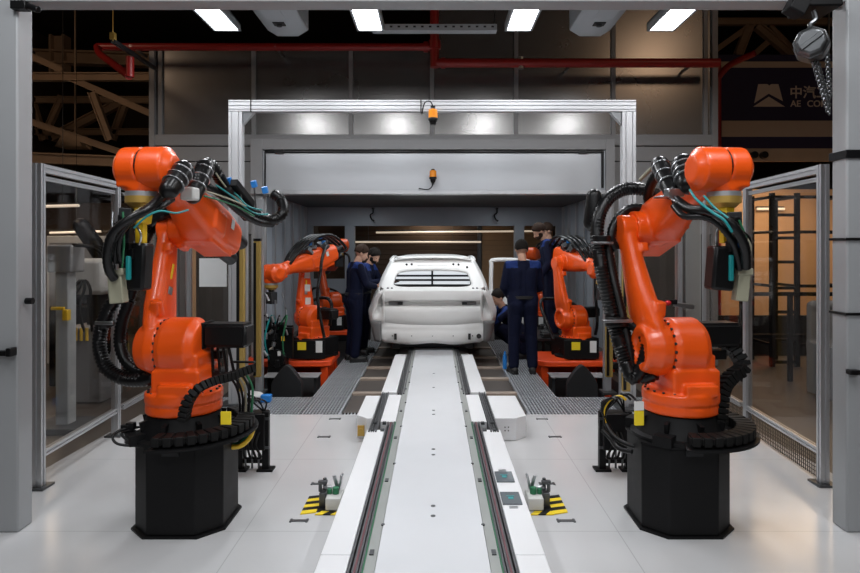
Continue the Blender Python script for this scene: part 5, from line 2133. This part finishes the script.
sheet(713, 55, 935, 152, 0, .02).build('cloth', 'banner', bn)
sheet(716, 62, 935, 68, -.022).build('border_strip', 'banner_tan', bn)
sheet(721, 121, 935, 137, -.022).build('border_strip', 'banner_tan', bn)
# emblem: flat-topped peak with an M notch and a chevron gap
def poly_px(pts, dy=-.03):
    v = [q(x, y, 0) for x, y in pts]
    return MB().rings([[V((p.x, dy, p.z)) for p in v], [V((p.x, dy + .006, p.z)) for p in v]])


e1 = [(757.5, 84.5), (766.5, 84.5), (768.5, 86), (770.5, 84.5), (777.5, 84.5), (782, 101.5), (768, 94), (753.5, 103.5)]
e2 = [(752.5, 107), (768, 97), (784, 106.5), (784, 107), (752.5, 107)]
poly_px(e1).build('emblem', 'banner_text', bn, smooth=0)
poly_px([(752.5, 107), (768, 97), (784, 107)]).build('emblem', 'banner_text', bn, smooth=0)


def text_mesh(s, size, pos, name):
    c = bpy.data.curves.new('txt', 'FONT')
    c.body = s
    c.size = size
    c.extrude = .004
    c.offset = size * .012
    c.align_x = 'LEFT'
    o = bpy.data.objects.new('txt', c)
    COL.objects.link(o)
    dg = bpy.context.evaluated_depsgraph_get()
    me = bpy.data.meshes.new_from_object(o.evaluated_get(dg))
    bpy.data.objects.remove(o)
    b = bpy.data.objects.new(name, me)
    finish(b, 'banner_text', bn, smooth=0)
    b.location = pos
    b.rotation_euler = (PI / 2, 0, 0)
    return b


w = text_mesh('中汽工', .235, q(788.5, 97.5, -.03), 'lettering')
text_mesh('AE', .158, q(789.5, 107, -.03), 'lettering')
text_mesh('COR', .158, q(806, 107, -.03), 'lettering')
m = MB()
for px in (714, 830):
    m.cyl(q(px, 53, .03), V((q(px, 53).x, .03, 6.6)), .02, seg=8)
m.build_each('hanger', 'dark_steel', bn)
t = thing('red_pipe_frame', 'dark red standpipe at the banner edge, right of the panelled wall', 'pipe', (at(718, 100, 10.2).x, 10.2, 0))
MB().cyl((0, 0, -.02), (0, 0, at(0, 66, 10.2).z), .05, seg=14).tube([(0, 0, 4.5), (.1, -.2, 4.65), (.35, -.5, 4.75)], .05, 12).build('pipe', 'red_pipe', t)
t = thing('twin_spot', 'small black twin spotlight on a bar below the banner', 'spotlight', at(758, 155, 10.6))
MB().cyl((-.07, -.05, 0), (-.07, .05, 0), .06, seg=16).cyl((.10, -.05, 0), (.10, .05, 0), .06, seg=16).build_each('lamp_head', 'black_plastic', t, bevel=.006)
MB().bb(-.5, 3.36, .05, .12, -.10, .12).build('bar', 'truss', t)

# ================================================== HALL LEFT AND RIGHT
# right: tan wall with a black tube rack before it, covered chair
tw = MB().bb(4.15, 8.9, 11.4, 11.5, -.02, 2.78)
o = tw.build('partition_panel', 'hall_tan')
o['kind'] = 'structure'
o.name = 'wall_partition_right'
rk = thing('tube_rack', 'tall black tube rack before the tan partition, seen through the right fence', 'rack', (0, 9.0, 0))
m = MB()
X = lambda px, d=9.0: (px - CX) * d / F
Z = lambda py, d=9.0: H - (py - CY) * d / F
for px in (772, 797, 845):
    m.bb(X(px) - .03, X(px) + .03, -.03, .03, -.02, Z(193))
    m.bb(X(px) - .03, X(px) + .03, .55, .61, -.02, Z(193))
m.build_each('upright', 'black_paint', rk)
m = MB()
for py in (197, 215, 238, 262, 288, 312, 340, 362):
    m.bb(X(772), X(797), -.02, .02, Z(py) - .022, Z(py) + .022)
for py in (197, 232, 286, 345):
    m.bb(X(797), X(845), -.02, .02, Z(py) - .022, Z(py) + .022)
    for px in (772, 797, 845):
        m.bb(X(px) - .02, X(px) + .02, 0, .58, Z(py) - .02, Z(py) + .02)
m.build_each('rung', 'black_paint', rk)
rl = thing('dark_railing', 'low black railing across the hall behind the right fence', 'railing', (0, 8.0, 0))
m = MB()
for py in (294, 336):
    m.bb(X(741, 8), X(860, 8), -.02, .02, Z(py, 8) - .025, Z(py, 8) + .025)
for px in (742, 790, 858):
    m.bb(X(px, 8) - .025, X(px, 8) + .025, -.025, .025, -.02, Z(292, 8))
m.build('bar', 'black_paint', rl)
kb = MB().bb(3.6, 8.9, 9.9, 10.0, -.02, .62).build('kick_board', 'dark_grey')
tag(kb, 'long dark board standing along the tan partition at floor level', 'board')
ch = thing('covered_chair', 'grey covered chair beyond the right fence beside the gantry post', 'chair', (X(841, 7.2), 7.2, -.02))
m = MB().box((0, 0, .30), (.52, .5, .60)).box((.0, .22, .78), (.50, .10, .56)).cap((-.2, .2, 1.04), (.2, .2, 1.04), .06, .06)
finish(bpy.data.objects.new('cover', fuse(m, .02, 5)), 'fabric_grey', ch)
m = MB()
for x in (-.22, .22):
    for y in (-.2, .2):
        m.cyl((x, y, 0), (x, y, .12), .02, seg=10)
m.build_each('leg', 'black_paint', ch)
for (x, y, ln) in ((at(757, 209, 11.34), None, .5),):
    t = thing('tube_lamp', 'short warm tube lamp on the tan partition beyond the right fence', 'lamp', x)
    MB().cyl((0, 0, 0), (.5, 0, 0), .025, seg=10).build('tube', 'tube_lamp', t)
    MB().box((.25, .03, .03), (.5, .06, .04)).build('housing', 'dark_steel', t)
# wall-hung things right of the wall: grey cylinder extinguisher look-alike posts
# left: grey machine column, white machine heads, cabinet, hoses
t = thing('lift_column', 'tall grey lift column with hoses beyond the left fence', 'machine', (X(66, 5.9), 5.9, -.02))
MB().box((0, 0, .85), (.12, .14, 1.7)).build('column', 'unit_grey', t, bevel=.01)
MB().box((.0, 0, .03), (.5, .45, .06)).build('foot_plate', 'dark_grey', t, bevel=.01)
MB().box((.02, -.03, 1.62), (.24, .22, .26)).build('head_box', 'cabinet', t, bevel=.02)
MB().box((.10, -.16, 1.10), (.05, .06, .10)).box((.02, -.16, 1.16), (.12, .03, .03)).build('handle', 'yellow', t, bevel=.006)
for k in range(3):
    MB().tube([(.12, -.1 + .05 * k, 1.75), (.40 + .06 * k, -.1, 1.65), (.46 + .05 * k, -.05, 1.1), (.35, -.05, .55)], .014, 8).build('hose', 'rubber', t)
t = thing('tool_machine', 'white and grey machine with black hoses beyond the left fence', 'machine', (X(93, 7.1), 7.1, -.02))
MB().box((0, 0, .42), (.44, .5, .84)).build('cabinet', 'cabinet', t, bevel=.02)
MB().box((.02, -.02, 1.40), (.46, .44, .40)).build('white_head', 'cabinet_white', t, bevel=.05)
MB().box((0, .1, 1.0), (.16, .18, .5)).build('neck', 'dark_grey', t, bevel=.01)
m = MB()
for k in range(4):
    m.cyl((-.10 + .06 * k, -.27, .7), (-.10 + .06 * k, -.27, .84), .018, seg=10)
m.build('fitting', 'yellow', t)
for k in range(4):
    MB().tube([(-.14 + .09 * k, -.25, .80), (-.20 + .12 * k, -.34, 1.05), (-.06 + .06 * k, -.28, 1.28), (.0, -.2, 1.4)], .016, 8).build('hose', 'rubber', t)
t = thing('black_machine', 'black machine on a stand behind the white machine beyond the left fence', 'machine', (X(90, 8.0), 8.0, -.02))
MB().box((0, 0, .5), (.7, .6, 1.0)).build('stand', 'black_paint', t, bevel=.02)
m = MB().cap((-.2, 0, 1.1), (.25, 0, 1.5), .17, .12).cap((.25, 0, 1.5), (.0, -.2, 2.0), .12, .1)
finish(bpy.data.objects.new('arm', fuse(m, .02, 3)), 'black_plastic', t)
t = thing('control_cabinet', 'pale control cabinet standing farther back beyond the left fence', 'cabinet', (X(88, 9.5), 9.5, -.02))
MB().box((0, 0, .95), (.9, .6, 1.9)).build('case', 'cabinet_white', t, bevel=.01)
MB().box((-.2, -.305, .95), (.40, .02, 1.7)).box((.22, -.305, .95), (.40, .02, 1.7)).build('door', 'cabinet', t, bevel=.005)
MB().box((0, -.32, 1.0), (.03, .03, .18)).build('handle', 'black_plastic', t)
for (px0, py0, px1, py1, d, lab) in ((44, 206.5, 79, 205.5, 8.2, 'bright glowing tube added for a reflected light streak at the left fence, the nearer one'),
                                    (50, 233, 101, 231.5, 10.5, 'dimmer warm glowing tube added for a reflected light streak at the left fence, the lower one')):
    a, b = at(px0, py0, d), at(px1, py1, d)
    t = thing('tube_lamp', lab, 'lamp', a)  # glowing tube added in place of a reflected streak of light
    MB().cyl((0, 0, 0), b - a, .02, seg=10).build('tube', 'tube_lamp', t)
    MB().box((b - a) / 2 + V((0, .03, .03)), ((b - a).length, .05, .03)).cyl((b - a) / 2 + V((0, .03, .03)), (b - a) / 2 + V((0, .03, 6.6 - a.z)), .004, seg=6).build('housing', 'hall_black', t)
lw = MB().bb(-8.9, -4.1, 12.4, 12.5, -.02, 2.6)
o = lw.build('wall_partition_left', 'hall_brown')
o['kind'] = 'structure'

# ------------------------------------------------------------------- world
w = bpy.data.worlds.new('world')
SC.world = w
w.use_nodes = True
w.node_tree.nodes['Background'].inputs[0].default_value = (.05, .05, .055, 1)
w.node_tree.nodes['Background'].inputs[1].default_value = .3
SC.view_settings.view_transform = 'Standard'
SC.view_settings.look = 'None'
SC.view_settings.exposure = 0
SC.view_settings.gamma = 1
SC.view_settings.use_curve_mapping = False
SC.cycles.use_denoising = True
SC.cycles.max_bounces = 8
SC.cycles.sample_clamp_indirect = 6
